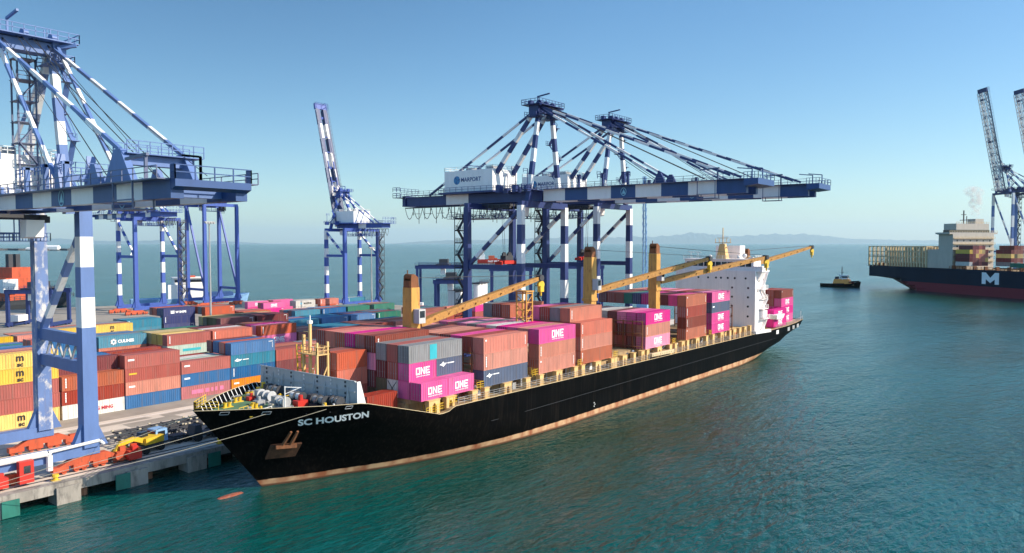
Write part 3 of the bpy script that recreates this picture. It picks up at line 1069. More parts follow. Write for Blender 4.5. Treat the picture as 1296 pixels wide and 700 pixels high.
# deck cranes
def deck_crane(px, py, zb, ztop, tip, pivz, cabside=True, tone='shipcrane'):
    c = MB(SO)
    c.bar((px, py, 8), (px, py, pivz - 2.2), 2.1, 2.1)
    c.box(px - 1.3, px + 1.3, py - 1.3, py + 1.3, pivz - 2.2, pivz - 1.6)
    # slewing column tapering into twin cheeks with the rope sheaves
    c.hexa([(px - 1.1, py - 1.15, pivz - 1.6), (px + 1.1, py - 1.15, pivz - 1.6), (px + 1.1, py + 1.15, pivz - 1.6), (px - 1.1, py + 1.15, pivz - 1.6),
            (px - 1.0, py - 1.1, ztop - 2.4), (px + 1.0, py - 1.1, ztop - 2.4), (px + 1.0, py + 1.1, ztop - 2.4), (px - 1.0, py + 1.1, ztop - 2.4)])
    post = c.build('deck_crane', tone, ship)
    h = MB(SO)
    for y in (-.85, .85):
        h.prism([(px - 1.0, py + y - .12, ztop - 2.4), (px + 1.0, py + y - .12, ztop - 2.4), (px + .8, py + y - .12, ztop - .6), (px - .2, py + y - .12, ztop), (px - .9, py + y - .12, ztop - .4)], (0, .24, 0))
    for dx, z in ((.2, ztop - .9), (-.4, ztop - .5), (.5, ztop - 1.6)):
        h.tube((px + dx, py - .9, z), (px + dx, py + .9, z), .5, 12)
    h.box(px - 1.1, px - .4, py - .8, py + .8, ztop - 2.4, ztop - 1.2)
    h.tube((px - .6, py + .3, ztop - .6), (px - .6, py + .3, ztop + .7), .1, 6)
    h.build('sheave_head', 'rust', post)
    d = Vector((tip[0] - px, tip[1] - py, 0)).normalized()
    side = Vector((d.y, -d.x, 0))
    piv = Vector((px, py, pivz)) + d * 1.6
    tp = Vector(tip)
    j = MB(SO)
    j.bar(piv - Vector((0, 0, .1)), piv.lerp(tp, .12), 1.8, .9, w1=1.4, h1=1.3)
    j.bar(piv.lerp(tp, .12), piv.lerp(tp, .72), 1.4, 1.3, w1=1.2, h1=1.15)
    j.bar(piv.lerp(tp, .72), tp, 1.2, 1.15, w1=.9, h1=.7)
    for k in range(1, 9):
        a = piv.lerp(tp, k / 9.5)
        j.bar(a - side * .95, a + side * .95, .22, .22)
    j.build('jib', 'jib', post)
    t2 = MB(SO)
    t2.tube(tp - side * .7, tp + side * .7, .62, 12)
    t2.box(tp.x - .6, tp.x + .6, tp.y - .6, tp.y + .6, tp.z - .5, tp.z + .5)
    t2.build('jib_head', 'steel', post)
    hk = MB(SO)
    b = tp + d * .3 - Vector((0, 0, 1.4))
    hk.tube(b + Vector((0, 0, 1.3)), b, .08, 5)
    hk.tube(b - side * .25, b + side * .25, .85, 12)
    hk.box(b.x - .6, b.x + .6, b.y - .4, b.y + .4, b.z - 1.5, b.z - .2)
    hk.tube(b - Vector((0, 0, 1.5)), b - Vector((0, 0, 2.3)), .22, 6)
    hk.build('hook_block', 'yellow', post)
    w_ = MB(SO)
    for sft in (-.5, -.2, .2, .5):
        w_.tube(Vector((px, py, ztop - .7)) + side * sft, tp + side * sft + Vector((0, 0, .5)), .03, 4, cap=False)
    w_.build('luffing_rope', 'ropedark', post)
    cb = MB(SO)
    cc = Vector((px, py, pivz + .6)) + side * 1.8 + d * .5
    cb.box(cc.x - .8, cc.x + .8, cc.y - .7, cc.y + .7, cc.z - .3, cc.z + 2.2)
    cab = cb.build('operator_cab', 'bwgrey', post)
    g = MB(SO)
    g.box(cc.x - .6, cc.x + .6, cc.y - .74, cc.y - .70, cc.z + .7, cc.z + 1.9)
    g.build('cab_window', 'glass', cab)
    return post
deck_crane(94.05, 96.4, 8, 29.3, (125.6, 91.0, 27.6), 20.3)
deck_crane(145, 91, 8, 34.0, (184.2, 79.5, 30.8), 23.9)
deck_crane(169.2, 87.3, 8, 34.7, (204.5, 71.9, 30.9), 25.2)
deck_crane(240.5, 91, 8, 33.0, (273.4, 80, 33.4), 27.5)
# crutch that carries the foremost jib
q = MB(SO)
cx_, cy_ = 121.4, 91.8
for dx in (-1, 1):
    for dy in (-1.2, 1.2):
        q.bar((cx_ + dx, cy_ + dy, 18.6), (cx_ + dx, cy_ + dy, 24.9), .28)
for z in (19.6, 21.2, 22.8, 24.6):
    q.bar((cx_ - 1, cy_ - 1.2, z), (cx_ + 1, cy_ - 1.2, z), .16)
    q.bar((cx_ - 1, cy_ + 1.2, z), (cx_ + 1, cy_ + 1.2, z), .16)
    q.bar((cx_ - 1, cy_ - 1.2, z), (cx_ - 1, cy_ + 1.2, z), .16)
    q.bar((cx_ + 1, cy_ - 1.2, z), (cx_ + 1, cy_ + 1.2, z), .16)
for z in (18.6, 20.4, 22.4):
    q.bar((cx_ - 1, cy_ - 1.2, z), (cx_ - 1, cy_ + 1.2, z + 1.8), .13)
    q.bar((cx_ - 1, cy_ - 1.2, z), (cx_ + 1, cy_ - 1.2, z + 1.8), .13)
q.box(cx_ - 1.3, cx_ + 1.3, cy_ - 1.5, cy_ + 1.5, 24.9, 25.15)
q.bar((cx_, cy_, 8.5), (cx_, cy_, 18.8), .8)
q.build('jib_crutch', 'shipcrane', ship)

# accommodation block
ac = MB(SO)
AXF = 222.4
ac.box(AXF, 231.0, 81.2, 107.2, 8, 26.4)
ac.box(AXF + 1.2, 229.6, 82.2, 104.6, 26.4, 29.6)
ac.box(AXF + .6, 229.4, 79.4, 107.9, 26.1, 26.5)
ac.box(231.0, 235.6, 86.5, 100.5, 8, 25.0)
ac.box(AXF + .8, 230.0, 81.8, 105.0, 29.6, 29.9)
acc = ac.build('superstructure', 'acc_white', ship)
wb = MB(SO)
wb.box(AXF + 1.0, AXF + 4.4, 79.5, 82.2, 26.5, 27.8)
wb.hexa([(AXF + 1.2, 81.0, 23.4), (AXF + 4.2, 81.0, 23.4), (AXF + 4.2, 81.2, 23.4), (AXF + 1.2, 81.2, 23.4), (AXF + 1.2, 79.6, 26.1), (AXF + 4.2, 79.6, 26.1), (AXF + 4.2, 81.2, 26.1), (AXF + 1.2, 81.2, 26.1)])
wb.build('bridge_wing', 'acc_white', acc)
wr = MB(SO)
wr.rail([(AXF + .8, 79.45, 26.5), (229.3, 79.45, 26.5), (229.3, 84, 26.5)], 1.1, 1.4, .05, rows=3)
wr.rail([(AXF + .9, 81.9, 29.9), (AXF + .9, 104.9, 29.9)], 1.1, 1.4, .05, rows=3)
wr.rail([(AXF + .9, 81.9, 29.9), (229.9, 81.9, 29.9)], 1.1, 1.4, .05, rows=3)
wr.build('railing', 'white', acc)
for k in range(11):
    y = 83.0 + k * 1.92
    g = MB(SO)
    g.box(AXF + 1.14, AXF + 1.2, y, y + 1.62, 27.6, 29.0)
    g.build('bridge_window', 'glass', acc)
for y in (84.2, 87.6, 89.8, 92.0, 93.6, 96.2, 99.4, 102.5):
    g = MB(SO)
    g.tube((AXF - .03, y, 24.1), (AXF + .05, y, 24.1), .33, 12)
    g.build('porthole', 'glass', acc)
for z in (12.6, 15.6, 18.4, 21.2):
    for y in (83.4, 88.4):
        g = MB(SO)
        g.tube((AXF - .03, y, z), (AXF + .05, y, z), .33, 12)
        g.build('porthole', 'glass', acc)
for (x, z) in ((224.2, 20.0), (228.5, 20.0), (228, 17.2), (225, 23.0), (229, 23.0)):
    g = MB(SO)
    g.box(x, x + .7, 81.15, 81.2, z, z + .9)
    g.build('window', 'glass', acc)
for (z, y0) in ((20.6, 80.3), (17.6, 80.3), (14.6, 80.1), (11.6, 79.6)):
    g = MB(SO)
    g.box(AXF + 3.5, 231.0, y0, 81.2, z, z + .16)
    g.rail([(AXF + 3.5, y0 + .05, z + .16), (231.0, y0 + .05, z + .16)], 1.1, 1.6, .05, rows=3)
    g.build('side_gallery', 'acc_white', acc)
g = MB(SO)
for k, (z0, z1) in enumerate(((8, 11.6), (11.6, 14.6), (14.6, 17.6), (17.6, 20.6), (20.6, 26.1))):
    xa, xb = (226.5, 230.8) if k % 2 == 0 else (230.8, 226.5)
    g.bar((xa, 80.6, z0), (xb, 80.6, z1), .8, .18)
g.build('outside_stair', 'acc_white', acc)
g = MB(SO)
g.box(AXF + 4, AXF + 7.8, 80.2, 81.1, 12.0, 14.2)
g2_ = MB(SO)
g2_.hexa([(236.3, 79.2, 10.8), (242.0, 79.2, 10.8), (242.0, 81.4, 10.8), (236.3, 81.4, 10.8), (235.6, 79.0, 12.2), (243.2, 79.0, 12.2), (243.2, 81.6, 12.2), (235.6, 81.6, 12.2)])
g.build('boat_deck_locker', 'acc_white', acc)
g2_.build('lifeboat', 'white', acc)
# mast and aerials on top of the wheelhouse
g = MB(SO)
mx_, my_ = 226.5, 93.2
g.hexa([(mx_ - 1.4, my_ - 1.6, 29.9), (mx_ + 1.4, my_ - 1.6, 29.9), (mx_ + 1.4, my_ + 1.6, 29.9), (mx_ - 1.4, my_ + 1.6, 29.9), (mx_ - .7, my_ - .8, 34.6), (mx_ + .7, my_ - .8, 34.6), (mx_ + .7, my_ + .8, 34.6), (mx_ - .7, my_ + .8, 34.6)])
g.bar((mx_, my_, 34.6), (mx_, my_, 39.6), .22)
g.bar((mx_, my_ - 2.6, 34.9), (mx_, my_ + 2.6, 34.9), .2)
g.bar((mx_, my_ - 1.8, 36.4), (mx_, my_ + 1.8, 36.4), .16)
for s_ in (-2.4, 2.4, -1.2, 1.2):
    g.bar((mx_, my_ + s_, 34.9), (mx_, my_ + s_, 36.2), .14)
g.bar((mx_ - .2, my_ - 1.6, 33.4), (mx_ - .2, my_ + 1.2, 33.6), .3)
g.build('radar_mast', 'cream', acc)
for (y, z, r_) in ((86.4, 30.9, .75), (88.4, 30.5, .5), (97.5, 30.6, .55)):
    g = MB(SO)
    for i in range(6):
        a0, a1 = -pi / 2 + pi * i / 6, -pi / 2 + pi * (i + 1) / 6
        g.tube((227, y, z + r_ * sin(a0)), (227, y, z + r_ * sin(a1)), max(.02, r_ * cos(a0)), 12, r1=max(.02, r_ * cos(a1)), cap=False)
    g.tube((227, y, 29.8), (227, y, z), .12, 6)
    g.build('radome', 'white', acc)
g = MB(SO)
g.box(231.2, 235.4, 89.5, 97.5, 25.0, 34.0)
g.build('funnel', 'acc_white', acc)
for y in (100.8, 103.2):
    g = MB(SO)
    g.tube((225, y, 29.9), (225, y, 32.0), .08, 6)
    g.bar((225, y - 1.0, 31.9), (225, y + 1.0, 32.0), .22)
    g.build('radar_scanner', 'white', acc)
# stern house and rail
g = MB(SO)
pts = [edge_pt(t, -1) + Vector((0, .1, 0)) for t in TT if hull_xt(t, 10) > 232]
g.rail(pts, 1.1, 2.0, .04, rows=3)
g.build('stern_railing', 'galv', ship)
g = MB(SO)
g.tube((267.5, 81.5, 8), (267.5, 81.5, 11.2), .07, 6)
g.build('flagstaff', 'white', ship)
# ------------------------------------------------------------------ shipping containers
def container_mesh(L, W, H, name='shipping_container'):
    mb = MB()
    e, p = .15, .10
    # frame
    for x in (0, L - e):
        for y in (0, W - p):
            mb.box(x, x + e, y, y + p, 0, H)
    for y in (0, W - p):
        mb.box(e, L - e, y + .004, y + p - .004, .004, .15)
        mb.box(e, L - e, y + .004, y + p - .004, H - .11, H - .006)
    for x in (0, L - e):
        mb.box(x + .004, x + e - .004, p, W - p, .004, .15)
        mb.box(x + .004, x + e - .004, p, W - p, H - .11, H - .006)
    # corrugated walls
    def profile(a, b, pitch):
        n = max(2, int(round((b - a) / pitch)))
        pt = (b - a) / n
        out = []
        for i in range(n):
            x = a + i * pt
            out += [(x, 0.0), (x + pt * .36, 0.0), (x + pt * .5, 1.0), (x + pt * .86, 1.0)]
        out.append((b, 0.0))
        return out
    for s in (0, 1):
        pr = profile(e, L - e, .42)
        yy = lambda d: (.012 + .055 * d) if s == 0 else W - (.012 + .055 * d)
        for (xa, da), (xb, db) in zip(pr, pr[1:]):
            mb.face([(xa, yy(da), .15), (xb, yy(db), .15), (xb, yy(db), H - .11), (xa, yy(da), H - .11)])
        pr = profile(p, W - p, .40)
        xx = lambda d: (.02 + .05 * d) if s == 0 else L - (.02 + .05 * d)
        for (ya, da), (yb, db) in zip(pr, pr[1:]):
            mb.face([(xx(da), ya, .15), (xx(db), yb, .15), (xx(db), yb, H - .11), (xx(da), ya, H - .11)])
    pr = profile(e, L - e, .6)
    for (xa, da), (xb, db) in zip(pr, pr[1:]):
        mb.face([(xa, p, H - .012 - .025 * da), (xb, p, H - .012 - .025 * db), (xb, W - p, H - .012 - .025 * db), (xa, W - p, H - .012 - .025 * da)])
    mb.face([(0.02, .02, .03), (L - .02, .02, .03), (L - .02, W - .02, .03), (.02, W - .02, .03)])
    o = mb.build(name, CC['rd'])
    me = o.data
    bpy.data.objects.remove(o)
    return me
def door_mesh(W, H):
    mb = MB()
    for k in (0, 1):
        y0 = .12 + k * (W - .24) / 2 + .015
        y1 = y0 + (W - .24) / 2 - .03
        mb.box(-.012, .03, y0, y1, .17, H - .13, 0)
        for z in (.62, 1.2, 1.8):
            mb.box(-.022, -.012, y0 + .08, y1 - .08, z, z + .30, 0)
        for q in (.25, .72):
            y = y0 + (y1 - y0) * q
            mb.bar((-.05, y, .08), (-.05, y, H - .06), .045, mi=1)
            mb.box(-.07, -.02, y - .10, y + .10, .95, 1.0, 1)
    o = mb.build('door', [CC['rd'], 'galv'])
    me = o.data
    bpy.data.objects.remove(o)
    return me
SHIP40, SHIP20 = (12.19, 2.42, 2.74), (6.05, 2.42, 2.74)
YARD = (10.95, 2.25, 2.57)
CM = {'s40': container_mesh(*SHIP40), 's20': container_mesh(*SHIP20), 'y40': container_mesh(*YARD)}
DM = {'s40': door_mesh(*SHIP40[1:]), 's20': door_mesh(*SHIP20[1:]), 'y40': door_mesh(*YARD[1:])}
DIM = {'s40': SHIP40, 's20': SHIP20, 'y40': YARD}

# lettering: meshes drawn once, on the plane y = 0 of a box, facing -y
def stroke_mesh(mb, rects, ox, oz, s, mi=0):
    for (a, b, c, d) in rects:
        mb.face([(ox + a * s, 0, oz + b * s), (ox + c * s, 0, oz + b * s), (ox + c * s, 0, oz + d * s), (ox + a * s, 0, oz + d * s)], mi)
def freeze(mb, mats, name='lettering'):
    o = mb.build(name, mats)
    me = o.data
    bpy.data.objects.remove(o)
    return me
def plane_fn(ox, oz, s=1.0):
    return lambda x, y: (ox + x * s, 0, oz + y * s)
LM = {}
def logo_one(L, H, w):
    mb = MB()
    s = w / 2.75
    oz = H * .30
    ox = L * .5 - w * .5
    # squared O with open corner, N, E
    stroke_mesh(mb, [(0, 0, .78, .20), (0, .20, .20, 1.0), (.28, .80, .78, 1.0), (.58, .20, .78, .80)], ox, oz, s)
    stroke_mesh(mb, [(.92, 0, 1.12, 1.0), (1.52, 0, 1.72, 1.0)], ox, oz, s)
    mb.face([(ox + 1.12 * s, 0, oz + 1.0 * s), (ox + 1.12 * s, 0, oz + .72 * s), (ox + 1.52 * s, 0, oz), (ox + 1.52 * s, 0, oz + .28 * s)])
    stroke_mesh(mb, [(1.88, 0, 2.08, 1.0), (2.08, 0, 2.72, .20), (2.08, .40, 2.62, .60), (2.08, .80, 2.72, 1.0)], ox, oz, s)
    put_text(mb, 'OCEAN NETWORK EXPRESS', plane_fn(ox, oz - .34), .23, .006, sx=w / text_width('OCEAN NETWORK EXPRESS', .23, .006))
    return freeze(mb, 'lettering')
LM['one40'] = logo_one(12.19, 2.74, 3.9)
LM['one20'] = logo_one(6.05, 2.74, 3.1)
LM['oney'] = logo_one(10.95, 2.57, 3.3)
def logo_text(txt, L, H, size, fx, fz, m_='lettering', bold=.02, sx=1.0, extra=None):
    mb = MB()
    if extra: extra(mb, L, H)
    put_text(mb, txt, plane_fn(L * fx, H * fz), size, bold, sx=sx)
    return freeze(mb, [m_] if not extra else [m_, 'lettering_teal', 'lettering_red', 'lettering'])
def disc(mb, cx, cz, r, n=14, mi=0, ri=0.0):
    for i in range(n):
        a, b = 2 * pi * i / n, 2 * pi * (i + 1) / n
        mb.face([(cx + ri * cos(a), 0, cz + ri * sin(a)), (cx + r * cos(a), 0, cz + r * sin(a)), (cx + r * cos(b), 0, cz + r * sin(b)), (cx + ri * cos(b), 0, cz + ri * sin(b))][(1 if ri == 0 else 0):], mi)
LY, HY = 10.95, 2.57
mb = MB()
put_text(mb, 'm', plane_fn(LY * .385, HY * .48), 1.75, .06, sx=.95)
put_text(mb, 'sc', plane_fn(LY * .40, HY * .10), 1.05, .05, sx=1.12)
LM['msc'] = freeze(mb, 'lettering_black')
mb = MB()
for k in range(6):
    a = pi * k / 3
    disc(mb, LY * .30 + .5 * cos(a), HY * .48 + .5 * sin(a), .27, 8)
disc(mb, LY * .30, HY * .48, .72, 18, 0, .58)
put_text(mb, 'CULINES', plane_fn(LY * .39, HY * .36), .95, .04)
LM['culines'] = freeze(mb, 'lettering')
mb = MB()
for k in range(3):
    mb.face([(LY * .22 + .42 * k, 0, HY * .3), (LY * .22 + .42 * k + .38, 0, HY * .3), (LY * .22 + .42 * k + .42, 0, HY * .75), (LY * .22 + .42 * k + .2, 0, HY * .58), (LY * .22 + .42 * k, 0, HY * .75)])
put_text(mb, 'W SHIPS', plane_fn(LY * .37, HY * .34), 1.0, .04)
LM['wships'] = freeze(mb, 'lettering')
mb = MB()
stroke_mesh(mb, [(0, 0, .85, .12), (0, .12, .12, .85), (.73, .12, .85, .85), (0, .85, .85, 1.0), (.2, .55, .65, .70), (.36, .2, .5, .55)], LY * .26, HY * .30, 1.1)
put_text(mb, 'YANG MING', plane_fn(LY * .37, HY * .33), .86, .03)
LM['yangming'] = freeze(mb, 'lettering_red')
mb = MB()
put_text(mb, 'MAERSK', plane_fn(LY * .40, HY * .30), 1.25, .03)
disc(mb, LY * .27, HY * .48, .75, 4, 1)
LM['maersk'] = freeze(mb, ['lettering_black', 'lightblue'])
mb = MB()
mb.face([(.8, 0, HY * .52), (1.5, 0, HY * .70), (2.0, 0, HY * .60), (2.7, 0, HY * .60), (2.2, 0, HY * .48), (1.5, 0, HY * .42)])
stroke_mesh(mb, [(0, 0, 1.5, .16)], 2.8, HY * .52, 1)
LM['sharky'] = freeze(mb, 'lettering')
mb = MB()
mb.face([(.6, 0, 1.75), (1.2, 0, 1.95), (1.5, 0, 2.25), (1.7, 0, 1.95), (2.4, 0, 1.95), (1.9, 0, 1.65), (1.5, 0, 1.35), (1.25, 0, 1.6)])
stroke_mesh(mb, [(0, 0, 1.6, .16)], 2.5, 1.8, 1)
LM['dove'] = freeze(mb, 'lettering')
mb = MB()
stroke_mesh(mb, [(0, 0, 4.6, .62)], LY * .34, HY * .38, 1)
LM['tealbar'] = freeze(mb, 'lettering_teal')
mb = MB()
stroke_mesh(mb, [(0, 0, 1.6, 2.36)], 4.6, .18, 1)
LM['tealpatch'] = freeze(mb, 'lettering_teal')
mb = MB()
for k in range(6):
    stroke_mesh(mb, [(0, 0, .22, .22)], .55, .55 + k * .3, 1)
LM['idmark'] = freeze(mb, 'lettering')
mb = MB()
for k in range(7):
    stroke_mesh(mb, [(0, 0, .16, .16)], DIM['s40'][0] - .75, .6 + k * .24, 1)
stroke_mesh(mb, [(0, 0, .35, .28)], .45, 2.1, 1)
LM['idmark2'] = freeze(mb, 'lettering')
mb = MB()
for k in range(5):
    stroke_mesh(mb, [(0, 0, .13, .15)], LY - .7, .75 + k * .25, 1)
for k in range(5):
    stroke_mesh(mb, [(0, 0, .13, .2)], LY - 1.6 + k * .22, 2.05, 1)
LM['idmarky'] = freeze(mb, 'lettering')
mb = MB()
stroke_mesh(mb, [(0, 0, 1.5, .30)], .7, 1.35, 1)
LM['yellowmark'] = freeze(mb, 'yellow')
mb = MB()
stroke_mesh(mb, [(0, 0, 1.2, .34)], .6, 1.45, 1)
LM['patch'] = freeze(mb, 'lettering')
mb = MB()
for k, wdt in enumerate((2.6, .9, .5, .5, .9)):
    stroke_mesh(mb, [(0, 0, wdt, .85)], 2.2 + (0, 3.0, 4.3, 5.2, 6.3)[k], .8, 1)
LM['faded'] = freeze(mb, CC['pk'])
mb = MB()
for a, b in (((0, .25, .25), (0, 2.2, 2.5)), ((0, 2.2, .25), (0, .25, 2.5))):
    mb.bar((-.03, a[1], a[2]), (-.03, b[1], b[2]), .07)
LM['cross'] = freeze(mb, 'steel')

WORDS = ['zero', 'one', 'two', 'three', 'four', 'five', 'six', 'seven', 'eight', 'nine', 'ten', 'eleven', 'twelve', 'thirteen', 'fourteen']
HIDDEN = set('''d1.5.0 d1.5.1 d1.6.0 d1.6.1 d1.7.0 d1.7.1 d5.4.0 d5.4.1 d5.5.0 d5.5.1 d5.6.0 d5.6.1 d5.7.0 d5.7.1 d5.8.0 d5.8.1 d5.8.2 d5.9.0 d5.9.1 d5.9.2 d9.1.0 d9.2.0 d9.3.0 d9.3.1 d9.3.2 a1.7.0 a1.7.1 a1.8.0 a1.8.1 a1.8.2 a1.8.3 a1.8.4 a2.1.3 a2.4.1 a2.6.1 a2.7.1 a3.3.2 b1.1.0 b1.1.1 b1.2.0 b1.2.1 b1.3.0 b1.4.0 b1.4.2 b1.5.0 b1.5.1 b1.6.0 b1.6.1 b1.7.0 b1.7.1 b1.8.0 b1.8.1 b1.9.0 b1.9.1 c1.1.1 c1.1.2 c1.2.1 c1.3.1 c1.3.2 c1.4.1 c1.4.2 c1.5.1 c1.5.2 c1.6.1 c1.6.2 c1.7.2 c1.9.1 c1.10.1 c1.11.1 c1.12.1 c2.1.2 c2.3.2 c2.4.2 c2.5.2 c2.6.2 c2.7.2 c3.1.2 c3.3.2 c3.4.2 c3.6.2 c3.7.2 c4.1.2 c4.3.2 c4.4.2 c5.1.2 c5.4.2 q1.1.1 q1.1.2 q2.1.2 q3.1.2 q4.1.2 q1.2.1 q1.3.1 q1.4.1 q1.5.1 q1.8.1 q1.9.1 q1.10.1 q1.11.1 q1.12.1 e1.5.0 h1.1.1 h1.2.1 h1.3.1 h2.1.1 h3.2.1 h3.2.2 f1.4.3 f1.4.4 f1.5.0 f1.5.1 f1.5.2 f1.5.3 g1 g2 g3 g4 f1.4.1 d1.8.0 c1.7.1 h2.2.1 d9.3.3 d9.2.2 b2.1.3 d5.7.2 a1.7.2 c1.8.1 q4.2.2 f1.4.2 a2.3.2 c4.7.2 c1.8.2 c3.5.2 f1.4.0 b1.3.1'''.split())          # boxes that other boxes cover completely
SLIVERS = set('''q3.11.2 d7.6.3 b1.7.2 d7.8.3 c4.5.2 q4.12.2 d4.7.2 q4.13.2 q2.12.2 q3.12.2 q3.13.2 q4.9.2 h1.2.2 b4.6.2 d5.6.2 f1.2.3 d4.3.2 d4.2.2 b4.3.2 a3.7.2 f1.1.3 f0.2.2 f0.1.2 f1.3.3 f0.4.2 f0.3.2 f1.1.2 e2.6.1 f1.3.1 f0.5.2 f1.2.2 d1.9.1 c4.9.2 f1.3.4 f1.2.4 f1.2.1 f1.1.1 f0.5.3 f0.5.0 f0.4.3 f0.4.0 f0.3.3 f0.2.1 f0.1.1 f1.3.2 f0.3.1 f0.2.4 f0.1.0 f0.5.1 f0.2.3 f0.4.4 f0.3.0 f0.1.3 d4.9.2 d4.8.2 f0.3.4 f0.2.0 f0.4.1 b5.6.2 h2.2.2 d7.7.3 h1.3.2 d4.4.2 h2.3.2 a2.7.2 b2.3.2 c5.9.2 q2.2.2 c1.2.2 b3.3.2 h3.3.1 h2.1.2 d1.8.1 e2.5.1 d2.9.2 d4.5.2 q3.2.2 b1.4.1 f1.3.0 f1.2.0 c5.3.2 c5.7.2 a2.5.2 b5.3.2 d9.2.1 q1.13.1 f1.1.0'''.split())          # boxes of which only a sliver shows: past the first 300 they go into one mesh
SLIVER_LIST = []
BOXKEYS = []
def put_box(kind, x, y, z, colour, label, group, logo=None, door=None, ship_=None, key=None, rot=0.0):
    if key in HIDDEN: return None
    if key in SLIVERS:
        SLIVER_LIST.append((kind, Matrix.Translation((x, y, z)) @ Matrix.Rotation(rot, 4, 'Z'), colour))
        return None
    o = bpy.data.objects.new('shipping_container', CM[kind])
    COL.objects.link(o)
    o.location = (x, y, z)
    o.rotation_euler = (0, 0, rot)
    o.material_slots[0].link = 'OBJECT'
    o.material_slots[0].material = CC[colour]
    tag(o, label, 'shipping container', group)
    if door:
        d = bpy.data.objects.new('door', DM[kind])
        COL.objects.link(d)
        d.parent = o
        d.material_slots[0].link = 'OBJECT'
        d.material_slots[0].material = CC[colour]
    for lg in ([logo] if isinstance(logo, str) else (logo or [])):
        l = bpy.data.objects.new('lettering' if lg not in ('idmark', 'idmarky', 'idmark2', 'patch', 'faded', 'yellowmark', 'tealbar', 'tealpatch', 'cross') else 'marking', LM[lg])
        COL.objects.link(l)
        l.parent = o
        l.location = (0, -.012, 0)
    BOXKEYS.append(key)
    return o
KO = []
rnd = random.Random(11)
REDS = ['rd', 'rd', 'or', 'sa', 'br', 'mr', 'rd', 'or']
MIX = REDS + ['mg', 'mg', 'gy', 'sb', 'pk', 'lg', 'nv', 'or', 'sa']
SP = 2.77
# deck bays: X, first tier underside, rows from the port side, each a list of colours upwards
def deck_bay(bi, X, rows, base, bayname, fwd_tiers=0, kind='s40', y0=80.66, logos={}, upz={}, shift={}):
    n = len(rows)
    for r, st in enumerate(rows):
        for t, c in enumerate(st):
            if c is None: continue
            top = t == len(st) - 1
            portexp = r == 0 or len(rows[r - 1]) + (0 if not upz.get(r - 1) == upz.get(r) else 0) <= t or (upz.get(r, 0) > upz.get(r - 1, 0) and t == len(st) - 1)
            frontexp = t >= fwd_tiers - 1
            if not (top or portexp or frontexp): continue
            key = 'd%d.%d.%d' % (bi, r, t)
            tn = 'top tier' if top and t > 0 else ('lowest tier' if t == 0 else 'tier ' + WORDS[t + 1])
            lg = logos.get((r, t))
            desc = CNAME[c] + ' container' + (' with white lettering' if lg and 'one' in str(lg) else '')
            lab = '%s, %s, row %s from port, %s' % (desc, tn, WORDS[r + 1], bayname)
            if lg is None and c in ('rd', 'or', 'sa', 'br') and r == 0 and rnd.random() < .8:
                lg = rnd.choice(['idmark', 'idmark2', 'idmark2'])
            put_box(kind, X + shift.get(r, 0) + rnd.uniform(-.03, .03), y0 + r * 2.54 + rnd.uniform(-.02, .02), base + upz.get(r, 0) + t * SP, c, lab, 'containers stacked on the deck of the black ship', lg, rnd.random() < .6, key=key)
def rcol(pool=MIX): return rnd.choice(pool)
B1 = [[], ['mg', None, 'gy'], ['wh', 'rd', 'rd'], ['dg', 'mr', 'gy'], ['mr', 'pk', 'br'], ['br', 'mr', 'rd'], ['rd', 'rd', 'mg'], ['rd', 'rd', 'or'], ['rd', 'br', 'or'], ['rd', 'or', 'rd']]
deck_bay(1, 80.6, B1, CB, 'bay nearest the bow', logos={(1, 2): ['tealpatch'], (2, 0): ['cross'], (4, 2): 'idmark'}, upz={4: 1.0, 5: 1.0, 6: 1.0, 7: 1.0, 8: 1.0, 9: 1.0})
for i, (x, y, t, c, lg, w) in enumerate(((80.7, 80.66, 0, 'mg', 'one20', 'short magenta container with white lettering, forward box of the lone outboard pair near bow'),
                         (86.85, 80.66, 0, 'mg', 'one20', 'short magenta container with white lettering, after box of the lone outboard pair near bow'),
                         (80.6, 83.2, 1, 'mg', 'one20', 'short magenta container with white lettering, under the grey box, bay nearest the bow'),
                         (86.75, 83.2, 1, 'sb', 'dove', 'short slate blue container with white bird mark, under the grey box near the bow'))):
    put_box('s20', x, y, CB + t * SP, c, w, 'containers stacked on the deck of the black ship', lg, i != 1, key='d1s%d' % i)
# short boxes just behind the breakwater
for i, (x, y, z, c, w) in enumerate(((74.0, 92.2, 9.5, 'rd', 'short red container, lowest of the middle stack just behind the grey breakwater'),
                                     (74.0, 92.2, 9.5 + SP, 'or', 'short orange-red container, middle of the middle stack just behind the grey breakwater'),
                                     (74.0, 92.2, 9.5 + 2 * SP, 'or', 'short orange-red container, topmost of the middle stack just behind the grey breakwater'),
                                     (73.4, 84.6, 9.3, 'rd', 'short red container standing alone behind the port end of the breakwater'),
                                     (74.0, 94.7, 9.5 + SP * 2, 'br', 'short red-brown container, topmost of the hindmost stack behind the breakwater'))):
    put_box('s20', x, y, z, c, w, 'containers stacked on the deck of the black ship', None, True, key='d0s%d' % i)
B2 = [['sb', 'sa', 'or'], ['nv', 'br', 'rd'], ['rd', 'rd', 'mg'], ['rd', 'rd', 'br'], ['rd', 'mg', 'sa'], ['rd', 'rd', 'sa'], ['rd', 'rd', 'br'], ['rd', 'rd', 'or'], ['rd', 'rd', 'sa'], ['rd', 'rd', 'pk']]
deck_bay(2, 95.4, B2, CB, 'bay two from bow', 3, logos={(0, 0): 'dove', (0, 1): 'idmark', (0, 2): 'idmark2'})
B3 = [['sa', 'sa', 'mg'], ['rd', 'mr', 'sa'], ['mr', 'rd', 'pk'], ['rd', 'rd', 'mg'], ['rd', 'rd', 'lg'], ['rd', 'rd', 'pk'], ['rd', 'rd', 'gy'], ['rd', 'rd', 'pk'], ['rd', 'rd', 'sa'], ['rd', 'rd', 'pk']]
